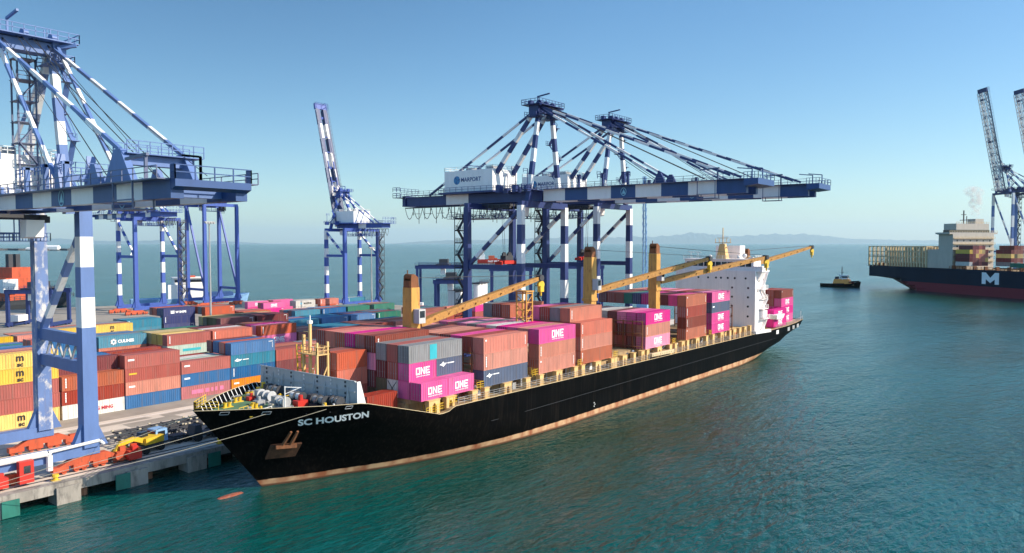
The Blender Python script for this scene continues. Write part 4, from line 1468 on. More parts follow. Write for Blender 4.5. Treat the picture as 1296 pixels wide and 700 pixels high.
deck_bay(3, 111.1, B3, CB, 'bay three from bow', 3, logos={(0, 2): 'one40'})
B4 = [['sa', 'sa', 'or'], ['rd', 'rd', 'rd', 'sa'], ['rd', 'rd', 'rd', 'gy'], ['rd', 'rd', 'rd', 'rd'], ['rd', 'rd', 'rd', 'mg'], ['rd', 'rd', 'mg'], ['rd', 'rd', 'pk'], ['rd', 'rd', 'rd', 'sa'], ['rd', 'rd', 'rd', 'br'], ['rd', 'rd', 'gy', 'gy']]
deck_bay(4, 125.2, B4, CB, 'bay four from bow', 3, logos={(0, 0): 'idmark', (0, 1): 'idmark', (1, 3): 'idmark'})
B5 = [['pk', 'sa', 'mg'], ['mr', 'rd', 'mg'], ['rd', 'mr', 'pk'], ['rd', 'rd', 'mr'], ['rd', 'rd', 'lg'], ['rd', 'rd', 'lg'], ['rd', 'rd', 'sa'], ['rd', 'rd', 'mg'], ['rd', 'rd', 'gy'], ['rd', 'rd', 'rd']]
deck_bay(5, 152.4, B5, CB, 'bay five from bow', 0, logos={(0, 0): 'one40', (0, 2): 'one40'})
B6 = [['sa', 'br', 'rd', 'sa'], ['mg', 'rd', 'mr', 'mg'], ['br', 'mr', 'mr', 'mr'], ['rd', 'rd', 'mr', 'br'], ['rd', 'rd', 'rd', 'mg'], ['rd', 'rd', 'rd', 'nv'], ['rd', 'rd', 'rd', 'gn'], ['rd', 'rd', 'rd', 'br'], ['rd', 'rd', 'rd', 'rd'], ['rd', 'rd', 'rd', 'mr']]
deck_bay(6, 173.5, B6, CB, 'bay six from bow', 4, logos={(0, 3): 'idmark2'})
B7 = [['mg', 'mg', 'sb', 'mg'], ['mg', 'mg', 'rd', 'pk'], ['rd', 'rd', 'rd', 'sa'], ['rd', 'rd', 'rd', 'rd'], ['rd', 'rd', 'rd', 'pk'], ['rd', 'rd', 'rd', 'sa'], ['rd', 'rd', 'rd', 'pk'], ['rd', 'rd', 'rd', 'mg'], ['rd', 'rd', 'rd', 'rd'], ['rd', 'rd', 'rd', 'sa']]
deck_bay(7, 189.2, B7, CB, 'bay seven from bow', 5, logos={(0, 0): 'one40', (0, 1): 'one40', (0, 3): 'one40', (0, 2): 'patch'})
B8 = [['mg', 'mg']]
deck_bay(8, 237.6, B8, 8.0, 'bay behind the superstructure', 0, logos={(0, 0): 'one40', (0, 1): 'one40'})
B9 = [['mg', 'mg', 'mg', 'br'], ['mg', 'mg', 'rd', 'rd'], ['rd', 'rd', 'gy', 'rd'], ['rd', 'rd', 'rd', 'br']]
deck_bay(9, 252.2, B9, 8.0, 'bay at the stern', 0, y0=83.2, logos={(0, 0): 'one40', (0, 1): 'one40', (0, 2): 'one40'})

# ------------------------------------------------------------------ container yard
YP = 2.60
def yard_stack(x, y, cols, blk, row, stk, logos={}, t0=0, left_open=True, cover=0, door=True):
    for t, c in enumerate(cols):
        if c is None or t < t0: continue
        top = t == len(cols) - 1
        if not (top or t >= cover or left_open): continue
        tn = 'top tier' if top and t > 0 else ('lowest tier' if t == 0 else 'tier ' + WORDS[t + 1])
        lg = logos.get(t)
        if lg is None and row == 1 and rnd.random() < .7: lg = rnd.choice(['idmark', 'idmarky', 'patch', 'idmarky'])
        desc = CNAME[c] + ' container' + (' with lettering' if lg and lg not in ('idmark', 'idmarky', 'patch', 'faded', 'tealbar', 'yellowmark') else '')
        lab = '%s, %s, row %s, stack %s in %s' % (desc, tn, WORDS[row], WORDS[stk], blk)
        put_box('y40', x + rnd.uniform(-.08, .08), y + rnd.uniform(-.04, .04), QZ + .02 + t * YP, c, lab, 'containers stacked in the quayside yard', lg, door and rnd.random() < .55, key='%s%d.%d.%d' % ({'the a': 'a', 'the s': 'b', 'the t': 'c', 'the f': 'q' if 'fourth' in blk else 'e', 'the b': 'h'}[blk[:5]], row, stk, t))
b1 = 'the apron-side block'
front = [(44.5, ['ye', 'rd', 'rd', 'ye', 'ye'], {0: 'msc', 3: 'msc', 4: 'msc', 1: 'idmark2' if 0 else 'idmark'}), (55.85, ['wh', 'rd', 'sa'], {0: 'yangming', 1: 'idmark', 2: 'idmark'}), (67.1, ['bl', 'sa', 'rd', 'rd'], {2: 'yellowmark', 1: 'patch'}),
         (78.3, ['dp', 'bl', 'rd'], {0: 'faded', 2: 'patch'}), (89.5, ['ag', 'bl', 'te', 'bl'], {0: 'patch', 2: 'sharky'}), (100.8, ['rd', 'mr', 'rd'], {}), (112.0, ['bl', 'rd', 'br'], {})]
for i, (x, cols, lg) in enumerate(front):
    yard_stack(x, 147, cols, b1, 1, i + 1, lg)
yard_stack(33.2, 147, ['rd', 'ye', 'rd', 'bl', 'rd'], b1, 1, 8)
back1 = [[['rd', 'rd', 'rd', 'rd', 'sa'], ['bl', 'rd', 'rd', 'mr'], ['bl', 'rd', 'rd', 'rd'], ['rd', 'rd', 'mi'], ['bl', 'bl', 'rd', 'or'], ['rd', 'rd', 'br'], ['rd', 'te', 'sa']],
         [['rd', 'rd', 'rd', 'rd', 'sa'], ['bl', 'rd', 'rd', 'bl'], ['rd', 'rd', 'rd'], ['bl', 'rd', 'lg'], ['rd', 'rd', 'rd', 'bl'], ['rd', 'rd', 'sa'], ['rd', 'te', 'rd']],
         [['rd', 'rd', 'rd', 'te', 'bl'], ['rd', 'rd', 'rd', 'bl'], ['rd', 'rd', 'rd', 'rd'], ['rd', 'rd', 'rd'], ['rd', 'rd', 'rd', 'br'], ['rd', 'rd', 'rd'], ['rd', 'rd', 'gy']]]
for r, L_ in enumerate(back1):
    for i, cols in enumerate(L_):
        yard_stack(front[i][0], 149.5 + 2.5 * r, cols, b1, r + 2, i + 1, left_open=False, cover=len(cols) - (2 if r == 0 else 1))
b2 = 'the second yard block'
f2 = [(65.0, ['rd', 'sa', 'te', 'bl'], {}), (76.6, ['bl', 'rd', 'sa', 'te'], {3: 'culines'}), (88.3, ['rd', 'rd', 'mi', 'rd'], {2: 'tealbar', 3: 'idmark'}), (99.9, ['bl', 'rd', 'wh', 'or'], {3: 'idmark'}), (113.4, ['rd', 'rd', 'mg', 'or'], {2: 'oney', 3: 'idmark'}), (125.0, ['rd', 'rd', 'br'], {}), (137.0, ['te', 'bl', 'te'], {}), (149.0, ['rd', 'rd', 'rd'], {}), (161, ['rd', 'bl', 'or'], {})]
for i, (x, cols, lg) in enumerate(f2):
    yard_stack(x, 180.6 if i == 1 else (172 if i != 0 else 182), cols, b2, 1, i + 1, lg, cover=0 if i < 6 else 1)
pools = [['sa', 'rd', 'or'], ['te', 'gy', 'bl'], ['go', 'go', 'ye'], ['sa', 'mr', 'lg'], ['pk', 'mg', 'sa'], ['sa', 'br', 'rd'], ['te', 'te', 'lg'], ['sa', 'rd', 'br'], ['or', 'gy', 'te']]
for r in range(1, 5):
    for i, (x, cols, lg) in enumerate(f2):
        y = (182 if i == 0 else 180.6 if i == 1 else 172) + 2.45 * r
        if i < 2 and r > 3: continue
        c = [rcol(REDS) for _ in range(len(cols) - 1)] + [rnd.choice(pools[i])]
        yard_stack(x, y, c, b2, r + 1, i + 1, left_open=(i == 2), cover=len(c) - 1, t0=2)
b3 = 'the third yard block'
f3 = [(47.5, ['rd', 'or', 'bl'], {}), (59.0, ['te', 'bl', 'bl'], {}), (70.5, ['rd', 'bl', 'lg'], {}), (82.0, ['rd', 'te', 'gy'], {}), (94.0, ['rd', 'nv', 'gy', 'or'][:3], {}), (105.5, ['rd', 'sb', 'nv'], {}), (117.5, ['mr', 'dg', 'dg', 'mr'], {}), (129.3, ['mr', 'mr', 'mr', 'mr'], {}), (141, ['rd', 'bl', 'te'], {}), (153, ['te', 'te', 'bl'], {}), (165, ['bl', 'rd', 'bl'], {}), (177, ['bl', 'te', 'gn'], {})]
pool3 = [['bl', 'te', 'sa'], ['bl', 'gn', 'gy'], ['sa', 'rd', 'te'], ['te', 'gy', 'rd'], ['gn', 'gy', 'sb'], ['gy', 'gn', 'lg'], ['go', 'dg', 'go'], ['mr', 'go', 'sa'], ['bl', 'te', 'rd'], ['te', 'bl', 'te'], ['bl', 'nv', 'mr'], ['gn', 'te', 'mr']]
for r in range(0, 5):
    for i, (x, cols, lg) in enumerate(f3):
        if r == 0:
            yard_stack(x, 198, cols, b3, 1, i + 1, {}, cover=1, t0=1, left_open=i == 6)
        else:
            c = [rcol(REDS) for _ in range(len(cols) - 1)] + [rnd.choice(pool3[i])]
            if i in (6, 8, 10) and r: c[-2] = rnd.choice(['dg', 'nv', 'bl'])
            yard_stack(x, 198 + 2.45 * r, c, b3, r + 1, i + 1, left_open=i in (6, 8, 9, 10), cover=len(c) - 1, t0=2)
b4 = 'the fourth yard block'
f4 = [(50.5, ['rd', 'mr', 'sa'], {}, 222), (62.2, ['rd', 'ye', 'ye'], {}, 222), (74.0, ['rd', 'mg', 'or'], {1: 'oney'}, 222), (86, ['ye', 'rd', 'ye'], {}, 230), (97.6, ['rd', 'ye', 'ye'], {2: 'msc'}, 232), (110.5, ['te', 'te', 'te'], {2: 'idmark'}, 240), (123.8, ['rd', 'nv', 'nv', 'nv'], {3: 'wships', 2: 'idmark'}, 243), (135.6, ['rd', 'or', 'or', 'or'], {}, 238), (150, ['rd', 'rd', 'or'], {}, 238), (163, ['bl', 'nv', 'te'], {}, 226), (175, ['nv', 'bl', 'bl'], {}, 226), (187, ['bl', 'te', 'gn'], {}, 226), (200, ['mr', 'nv', 'gn'], {}, 226)]
for i, (x, cols, lg, y) in enumerate(f4):
    yard_stack(x, y, cols, b4, 1, i + 1, lg, t0=1, cover=0 if i < 8 else 2)
    for r in range(1, 4):
        c = list(cols[:-1]) + [rnd.choice([cols[-1], rcol(REDS), 'gy'])]
        yard_stack(x, y + 2.45 * r, c, b4, r + 1, i + 1, left_open=i in (9,), cover=len(c) - 1, t0=2)
b5 = 'the far yard block'
f5 = [(195, ['mg', 'mg'], {1: 'oney'}, 306), (196, ['mg', 'mg'], {1: 'oney'}, 295), (212.5, ['lg', 'lg'], {1: 'maersk'}, 294), (226.5, ['or', 'or'], {1: 'idmark'}, 294), (240, ['te', 'te'], {1: 'idmark'}, 290), (208.5, ['mg', 'mg'], {}, 306)]
for i, (x, cols, lg, y) in enumerate(f5):
    yard_stack(x, y, cols, b5, 1, i + 1, lg)
    yard_stack(x, y + 2.45, [rcol(REDS), rnd.choice(['sa', 'go', 'lg'])], b5, 2, i + 1, cover=1, left_open=False)
# boxes behind the second crane of the ship, seen over the deck stacks
b6 = 'the block behind the big cranes'
for i, (x, y, cols) in enumerate(((198, 196, ['rd', 'gy', 'br']), (198, 198.5, ['rd', 'nv', 'sb']), (198, 201, ['rd', 'gy', 'gn']), (198, 203.5, ['rd', 'nv', 'nv']), (198, 206, ['rd', 'rd', 'br']), (210, 196, ['rd', 'rd', 'or']), (222, 192, ['bl', 'rd', 'mg']), (234, 190, ['rd', 'te', 'pk']), (186, 184, ['mg', 'mr', 'rd']))):
    yard_stack(x, y, cols, b6, 1 + i // 3, 1 + i % 3, cover=1, t0=1)
# ------------------------------------------------------------------ ship-to-shore gantry cranes
def sts_crane(label, loc, rz, g=17.5, sp=19.0, zg=41.6, zap=65.6, tip=59.5, land=44.0, boom_up=None, ties=(26.0,), gs=5.6, lw=1.7, truss=False, ws_pat=('white', 'navy'), ls_mat='navy', paint='navy',
              boom_pat=('girder_grey', 'girder_navy'), sign=True, emblem=True, house=True, braces='band', stair=True, group='ship-to-shore gantry cranes', gd=2.3, head=None, lattice=False, trolley_w=-6, spread=None, name='gantry_crane', tiplen=3.0, tall=2.4, bracket_beam=False, stay=.5, headz=.1, house_w=.72, legs_ap=1.0, bogies='orange_red'):
    """local axes: u along the rails, w towards the water; local point = (u, -w, z)"""
    root = empty(name, loc, rz, label, 'gantry crane', group)
    V = lambda u, w, z: Vector((u, -w, z))
    h = sp / 2
    def mk(nm, fn, mats, parent=root, smooth=False):
        q = MB()
        fn(q)
        return q.build(nm, mats, parent, smooth)
    # legs
    for u in (-h, h):
        o = mk('leg', lambda q: q.bands(V(u, 0, 3.2), V(u, 0, zg - .2 + (2.1 if headz > 1 else 0)), lw, lw, 8, ((1, 1, 1, 1, 0, 1, 0, 1) if headz > 1 else (1, 0)) if len(ws_pat) > 1 else (0,), w1=lw * .85, h1=lw * .85), list(ws_pat))
        o2 = mk('leg', lambda q: q.bar(V(u, -g, 3.2), V(u, -g, zg - .2 + (2.1 if headz > 1 else 0)), lw, lw, w1=lw * .85, h1=lw * .85), ls_mat)
        for w in (0, -g):
            mk('gusset', lambda q: q.prism([V(u - lw * 1.2, w - .5, 3.2), V(u + lw * 1.2, w - .5, 3.2), V(u + lw * .5, w - .5, 6.5), V(u - lw * .5, w - .5, 6.5)], V(0, 1.0, 0)), paint, o if w == 0 else o2)
    # sills with their bogies
    for w in (0, -g):
        s = mk('sill_beam', lambda q: q.bar(V(-h - 1.2, w, 2.9), V(h + 1.2, w, 2.9), 1.3, 1.6), paint)
        for u in (-h, h):
            def bog(q, u=u, w=w):
                q.hexa([V(u - 4.2, w - .5, 1.1), V(u + 4.2, w - .5, 1.1), V(u + 4.2, w + .5, 1.1), V(u - 4.2, w + .5, 1.1), V(u - 2.2, w - .5, 2.1), V(u + 2.2, w - .5, 2.1), V(u + 2.2, w + .5, 2.1), V(u - 2.2, w + .5, 2.1)])
                for k in range(4):
                    uu = u - 3.9 + k * 2.6
                    q.box(uu - 1.0, uu + 1.0, -w - .55, -w + .55, .45, 1.15)
                    q.tube(V(uu - .5, w - .3, .36), V(uu - .5, w + .3, .36), .34, 10)
                    q.tube(V(uu + .5, w - .3, .36), V(uu + .5, w + .3, .36), .34, 10)
                q.box(u + 3.6, u + 4.8, -w - .4, -w + .4, .7, 1.6)
            mk('bogie', bog, bogies, s)
    # portal ties, with their little truss where the crane has one
    for u in (-h, h):
        for z in ties:
            mk('portal_beam', lambda q: q.bar(V(u, -.4, z), V(u, -g + .4, z), 1.0, 1.7 if truss else 1.2), paint)
        if truss and len(ties) > 1:
            def tr(q):
                za, zb = ties[0] + .8, ties[1] - .8
                for k in range(4):
                    a = -g + 2 + k * (g - 4) / 4
                    b = a + (g - 4) / 4
                    q.bar(V(u, a, za), V(u, (a + b) / 2, zb), .22)
                    q.bar(V(u, (a + b) / 2, zb), V(u, b, za), .22)
            mk('portal_truss', tr, 'galv')
    def brc(q, u):
        q.bands(V(u, -.6, zg - 1.5), V(u, -g + .8, max(ties) + .6), .85, .85, 7, (1, 0) if braces == 'band' else (0,))
    for u in (-h, h):
        mk('diagonal_brace', lambda q: brc(q, u), list(ws_pat) if braces == 'band' else [paint])
    for w in (0, -g):
        mk('head_beam', lambda q: q.bar(V(-h - .5, w, zg + headz), V(h + .5, w, zg + headz), 1.3, 1.5), paint)
    # girders over the land side, with catwalk
    for u in (-gs / 2, gs / 2):
        gd_ = mk('girder', lambda q: q.bands(V(u, 2.0, zg + gd / 2 + .9), V(u, -land, zg + gd / 2 + .9), 1.25, gd * .9, 6, (0, 0, 0, 1, 0, 0)), [paint, 'girder_grey'])
        e = 1 if u > 0 else -1
        def cw(q):
            uu = u + e * 1.5
            q.box(min(u + e * .7, u + e * 2.0), max(u + e * .7, u + e * 2.0), 0, land, zg + gd + 1.0, zg + gd + 1.1)
            q.rail([V(u + e * 2.0, 0, zg + gd + 1.1), V(u + e * 2.0, -land, zg + gd + 1.1)], 1.1, 2.2, .05)
        mk('catwalk', cw, 'rail', gd_)
    def rear(q):
        q.bar(V(-gs / 2 - 1, -land, zg + gd / 2 + 1), V(gs / 2 + 1, -land, zg + gd / 2 + 1), 1.2, gd)
        q.box(-gs / 2 - 2.5, gs / 2 + 2.5, land, land + 3.0, zg + gd + .6, zg + gd + .75)
        q.rail([V(-gs / 2 - 2.5, -land, zg + gd + .75), V(-gs / 2 - 2.5, -land - 3, zg + gd + .75), V(gs / 2 + 2.5, -land - 3, zg + gd + .75), V(gs / 2 + 2.5, -land, zg + gd + .75)], 1.2, 1.5, .06)
        q.rail([V(-gs / 2 - 2.5, -land, zg + gd + 2.4), V(-gs / 2 - 2.5, -land - 3, zg + gd + 2.4), V(gs / 2 + 2.5, -land - 3, zg + gd + 2.4)], 1.2, 1.5, .06)
    mk('rear_platform', rear, paint)
    # machinery house
    if house:
        hw0, hw1 = -g * house_w, -g * house_w - (17 if house_w > .5 else 13)
        hz0, hz1 = zg + gd + 1.3, zg + gd + 7.0
        mh = mk('machinery_house', lambda q: q.box(-5.2, 5.2, -hw0, -hw1, hz0, hz1), 'house_white')
        mk('roof_rail', lambda q: q.rail([V(-5.1, hw0, hz1), V(-5.1, hw1, hz1), V(5.1, hw1, hz1), V(5.1, hw0, hz1), V(-5.1, hw0, hz1)], 1.0, 2.0, .05), 'white', mh)
        mk('base_frame', lambda q: (q.box(-6.4, 6.4, -hw0 - 1.2, -hw1 + 1.2, hz0 - .5, hz0 - .02), q.rail([V(-6.4, hw0 + 1.2, hz0), V(-6.4, hw1 - 1.2, hz0), V(6.4, hw1 - 1.2, hz0)], 1.2, 2, .05)), paint, mh)
        if sign:
            def sg(q):
                fn = lambda x, y: Vector((-5.24, -hw0 + 16.3 - x, hz0 + 2.6 + y))
                put_text(q, 'MARPORT', fn, 1.55, .03, mi=0, x0=5.3, y0=.1)
                cz, cy = 3.15, 3.9
                for i in range(18):
                    a, b = 2 * pi * i / 18, 2 * pi * (i + 1) / 18
                    q.face([fn(cy, cz - 2.6 + .0), fn(cy + 1.15 * cos(a), cz - 2.6 + 1.15 * sin(a)), fn(cy + 1.15 * cos(b), cz - 2.6 + 1.15 * sin(b))], 1 if i % 6 else 0)
            mk('sign_lettering', sg, ['girder_navy', 'lettering_blue'], mh)
        mk('ventilator', lambda q: q.box(-2, 1, -hw0 + 3, -hw0 + 5, hz1, hz1 + 1.2), 'galv', mh)
        mk('ventilator', lambda q: q.box(-3, -1, -hw0 + 9, -hw0 + 11, hz1, hz1 + .9), 'galv', mh)
    # boom, hinged just outside the waterside legs
    ang = radians(boom_up) if boom_up else 0.0
    zc = zg + gd / 2 + .9
    H0 = V(0, 2.4, zc)
    def BP(u, s, dz=0.0):  # a point of the boom: s metres from the hinge, dz above its axis
        return V(u, 2.4 + s * cos(ang) - dz * sin(ang), zc + s * sin(ang) + dz * cos(ang))
    bl = tip - 2.4
    nb = 8
    for u in (-gs / 2, gs / 2):
        if not lattice:
            bo = mk('boom_girder', lambda q: q.bands(BP(u, 0), BP(u, bl), 1.25, gd, nb, (0, 1)), list(boom_pat))
        else:
            def lat(q):
                k_ = 26
                for (du, dz) in ((-.9, -1), (.9, -1), (-.9, 1), (.9, 1)):
                    q.bar(BP(u + du, 0, dz), BP(u + du, bl, dz), .42)
                for k in range(k_):
                    a, b = bl * k / k_, bl * (k + 1) / k_
                    q.bar(BP(u - .9, a, -1), BP(u - .9, b, 1), .28, mi=k % 2)
                    q.bar(BP(u + .9, a, 1), BP(u + .9, b, -1), .28, mi=k % 2)
                    q.bar(BP(u - .9, a, 1), BP(u + .9, b, 1), .25)
            bo = mk('boom_girder', lat, list(boom_pat))
        e = 1 if u > 0 else -1
        def bc(q):
            for s_ in (0,):
                A, B_ = BP(u + e * 1.9, 0, gd / 2 + .05), BP(u + e * 1.9, bl, gd / 2 + .05)
                q.bar(BP(u + e * 1.3, 0, gd / 2), BP(u + e * 1.3, bl, gd / 2), 1.2, .12)
                n = int(bl / 2.2)
                for k in range(n + 1):
                    a = bl * k / n
                    q.bar(BP(u + e * 1.9, a, gd / 2), BP(u + e * 1.9, a, gd / 2 + 1.15), .09)
                for dz in (.6, 1.15):
                    q.bar(BP(u + e * 1.9, 0, gd / 2 + dz), BP(u + e * 1.9, bl, gd / 2 + dz), .08)
        mk('boom_catwalk', bc, 'rail', bo)
        if emblem:
            def em(q):
                for i in range(20):
                    a, b = 2 * pi * i / 20, 2 * pi * (i + 1) / 20
                    c = bl * .44
                    P_ = lambda r, t: BP(u - .66, c + r * sin(t) * .8, r * cos(t))
                    q.face([P_(.78, a), P_(.95, a), P_(.95, b), P_(.78, b)])
                q.face([BP(u - .66, bl * .44 - .5, -.5), BP(u - .66, bl * .44 + .5, -.5), BP(u - .66, bl * .44 + .1, .6)])
            mk('emblem', em, 'lightblue', bo)
    for s_ in (.12, .5, .93):
        mk('boom_crossbeam', lambda q: q.bar(BP(-gs / 2, bl * s_, 0), BP(gs / 2, bl * s_, 0), .9, 1.2), paint)
    for s_ in (.25, .38, .63, .76):
        mk('boom_crossbeam', lambda q: q.bar(BP(-gs / 2, bl * s_, .8), BP(gs / 2, bl * s_, .8), .4, .5), paint)
    if bracket_beam:
        sb_ = bl * .74
        def bbm(q):
            za = gd / 2 + 2.6
            q.bar(BP(-gs / 2 - .3, sb_, za), BP(gs / 2 + 1.0, sb_, za), 1.2, 1.0)
            q.box(-gs / 2, gs / 2 + 1.6, *sorted((BP(0, sb_ - 1.5).y, BP(0, sb_ + 1.5).y)), zc + za + .55, zc + za + .65)
            for e_ in (-1.5, 1.5):
                q.rail([BP(-gs / 2, sb_ + e_, za + .65), BP(gs / 2 + 1.6, sb_ + e_, za + .65)], 1.2, 1.1, .05)
            for u in (-gs / 2, gs / 2):
                q.prism([BP(u - .35, sb_ - 3.0, gd / 2), BP(u - .35, sb_ + 3.2, gd / 2), BP(u - .35, sb_ + .7, za + 1.0), BP(u - .35, sb_ - .7, za + 1.0)], V(.7, 0, 0))
        mk('stay_bridge', bbm, paint)
        def bbm2(q):
            za = gd / 2 + 1.6
            s2 = bl * .40
            q.bar(BP(-gs / 2 - .3, s2, za), BP(gs / 2 + .6, s2, za), 1.0, .8)
            q.rail([BP(-gs / 2, s2 + 1, za + .5), BP(gs / 2 + .6, s2 + 1, za + .5)], 1.2, 1.1, .05)
            for u in (-gs / 2, 0, gs / 2):
                q.prism([BP(u - .5, s2 - 1, gd / 2), BP(u - .5, s2 + 1.2, gd / 2), BP(u - .5, s2, za + 2.6)], V(1.0, 0, 0))
        mk('sheave_bridge', bbm2, paint)
        def ropes(q):
            for k, s_ in enumerate((.30, .45, .58, .66, .78, .88)):
                uu = gs / 2 * (1 if k % 2 else -1) * .8
                q.tube(V(uu, .8, zap + .6), BP(uu, bl * s_, gd / 2 + 1.0), .045, 4, cap=False)
        mk('hoist_rope', ropes, 'ropedark')
        def tower(q):
            z0, z1 = zg + gd, zap - 1
            for (du, dw) in ((0, 0), (2.2, 0), (0, -2.2), (2.2, -2.2)):
                q.bar(V(.2 + du, -2.6 + dw, z0), V(.2 + du, -2.6 + dw, z1), .2)
            n = 7
            for k in range(n):
                za, zb = z0 + (z1 - z0) * k / n, z0 + (z1 - z0) * (k + 1) / n
                a, b = (.2, 2.4) if k % 2 else (2.4, .2)
                q.bar(V(a, -2.5, za), V(b, -2.5, zb), .6, .12)
                q.box(.0, 2.6, 2.4, 5.0, zb - .05, zb + .04)
                q.rail([V(.0, -2.4, zb), V(2.6, -2.4, zb)], 1.1, .9, .05)
        mk('access_tower', tower, 'rail')
        def plant(q):
            for (u, w, a, b, c) in ((-1.5, -8, 2.2, 1.4, 2.6), (2.2, -5, 1.2, 1.6, 2.0), (-3, -2, 1.4, 1.0, 1.6), (1.0, -12, 1.6, 2.0, 2.4)):
                q.box(u - a / 2, u + a / 2, -w - b / 2, -w + b / 2, zg + gd + 1, zg + gd + 1 + c)
        mk('machinery_cabinet', plant, 'house_white')
        for (u, w) in ((-1.5, -4.2), (-2.6, -10)):
            mk('vent_tube', lambda q: q.path([V(u, w, zg + gd), V(u, w, zg + gd + 5), V(u + .5, w, zg + gd + 6), V(u + 1.4, w, zg + gd + 6.1), V(u + 2.2, w - 1, zg + gd + 1)], .5, 8), 'white')
    tw_ = .6 if bracket_beam else 2.0
    def tp(q):
        q.hexa([BP(-gs / 2 - tw_, bl, -.1), BP(gs / 2 + tw_, bl, -.1), BP(gs / 2 + tw_, bl + tiplen, .2), BP(-gs / 2 - tw_, bl + tiplen, .2), BP(-gs / 2 - tw_, bl, gd / 2), BP(gs / 2 + tw_, bl, gd / 2), BP(gs / 2 + tw_, bl + tiplen, gd / 2), BP(-gs / 2 - tw_, bl + tiplen, gd / 2)])
        for (a, b) in (((-gs / 2 - tw_, bl), (-gs / 2 - tw_, bl + tiplen)), ((-gs / 2 - tw_, bl + tiplen), (gs / 2 + tw_, bl + tiplen)), ((gs / 2 + tw_, bl + tiplen), (gs / 2 + tw_, bl))):
            n = 4
            for k in range(n + 1):
                uu, ss = a[0] + (b[0] - a[0]) * k / n, a[1] + (b[1] - a[1]) * k / n
                q.bar(BP(uu, ss, gd / 2), BP(uu, ss, gd / 2 + 1.3), .1)
            for dz in (.65, 1.3):
                q.bar(BP(a[0], a[1], gd / 2 + dz), BP(b[0], b[1], gd / 2 + dz), .09)
        for s_ in (.4, tiplen - .4):
            q.bar(BP(-1.2, bl + s_, gd / 2), BP(-1.2, bl + s_, gd / 2 + 2.2), .2)
            q.bar(BP(-1.2, bl + s_, gd / 2 + 2.2), BP(-1.2, bl + s_ - 3.2, gd / 2 + 2.6), .2)
    mk('boom_tip_platform', tp, [paint if not emblem else 'girder_navy'])
    # A-frame
    ap = lambda u, w=0.0, dz=0.0: V(u, w + .5, zap + dz)
    au = gs / 2 if head is None else head
    for u in (-1, 1):
        mk('a_frame_leg', lambda q: q.bands(V(u * h * .72, .2, zg + .8), ap(u * au, 0), 1.15, 1.15, 7, (1, 0) if len(ws_pat) > 1 else (0,), w1=.9, h1=.9), list(ws_pat))
        mk('a_frame_leg', lambda q: q.bands(V(u * (gs / 2 + .8), -g * .95, zg + gd + .9), ap(u * au, -1.2), 1.0, 1.0, 8, (0, 1) if len(ws_pat) > 1 else (0,), w1=.85, h1=.85), [ls_mat, ws_pat[0]])
    def apx(q):
        q.bar(ap(-au - 1.2, -.4), ap(au + 1.2, -.4), 1.9, 1.5)
        q.box(-au - 2.6, au + 2.6, -2.6, 3.0, zap + .9, zap + 1.05)
        for (a, b) in ((V(-au - 2.6, 2.6, zap + 1.05), V(-au - 2.6, -3, zap + 1.05)), (V(-au - 2.6, -3, zap + 1.05), V(au + 2.6, -3, zap + 1.05)), (V(au + 2.6, -3, zap + 1.05), V(au + 2.6, 2.6, zap + 1.05)), (V(au + 2.6, 2.6, zap + 1.05), V(-au - 2.6, 2.6, zap + 1.05))):
            q.rail([a, b], 1.2, 1.3, .06)
        for u in (-au, 0, au):
            q.tube(V(u - .3, .6, zap + 1.3), V(u + .3, .6, zap + 1.3), .9, 14)
            q.box(u - .7, u + .7, -.4, .9, zap + .2, zap + 1.3)
        q.bar(V(-au * .4, -1, zap + 1.0), V(-au * .4, -1, zap + 3.6), .25)
        q.bar(V(-au * .4, -1.2, zap + 3.5), V(-au * .4, 2.6, zap + 3.9), .3)
        q.bar(V(au, -2, zap + 1.0), V(au, -2, zap + 3.2), .12)
        q.box(-au - 1.9, -au - .8, -1, 1.0, zap - 2.2, zap - .7)
        for sg_ in (-1, 1):
            uu = sg_ * (au + .6)
            q.box(uu - 1.5, uu + 1.5, -2.2, 2.4, zap - 1.9, zap - 1.8)
            q.rail([V(uu - 1.5, 2.2, zap - 1.8), V(uu + 1.5, 2.2, zap - 1.8), V(uu + 1.5, -2.4, zap - 1.8), V(uu - 1.5, -2.4, zap - 1.8)], 1.1, 1.0, .06)
            q.box(uu - .8, uu + .8, -1.4, 1.6, zap - 1.4, zap + .9)
            q.box(uu - .3, uu + .9, 1.2, 2.2, zap + 1.0, zap + 2.3)
            q.bar(V(uu, -1.6, zap + 1.0), V(uu, -1.6, zap + 2.8 + sg_ * .5), .12)
            q.bar(V(uu, 1.4, zap + .4), V(uu + sg_ * 1.6, 2.6, zap + .8), .5)
    mk('apex_head', apx, paint)
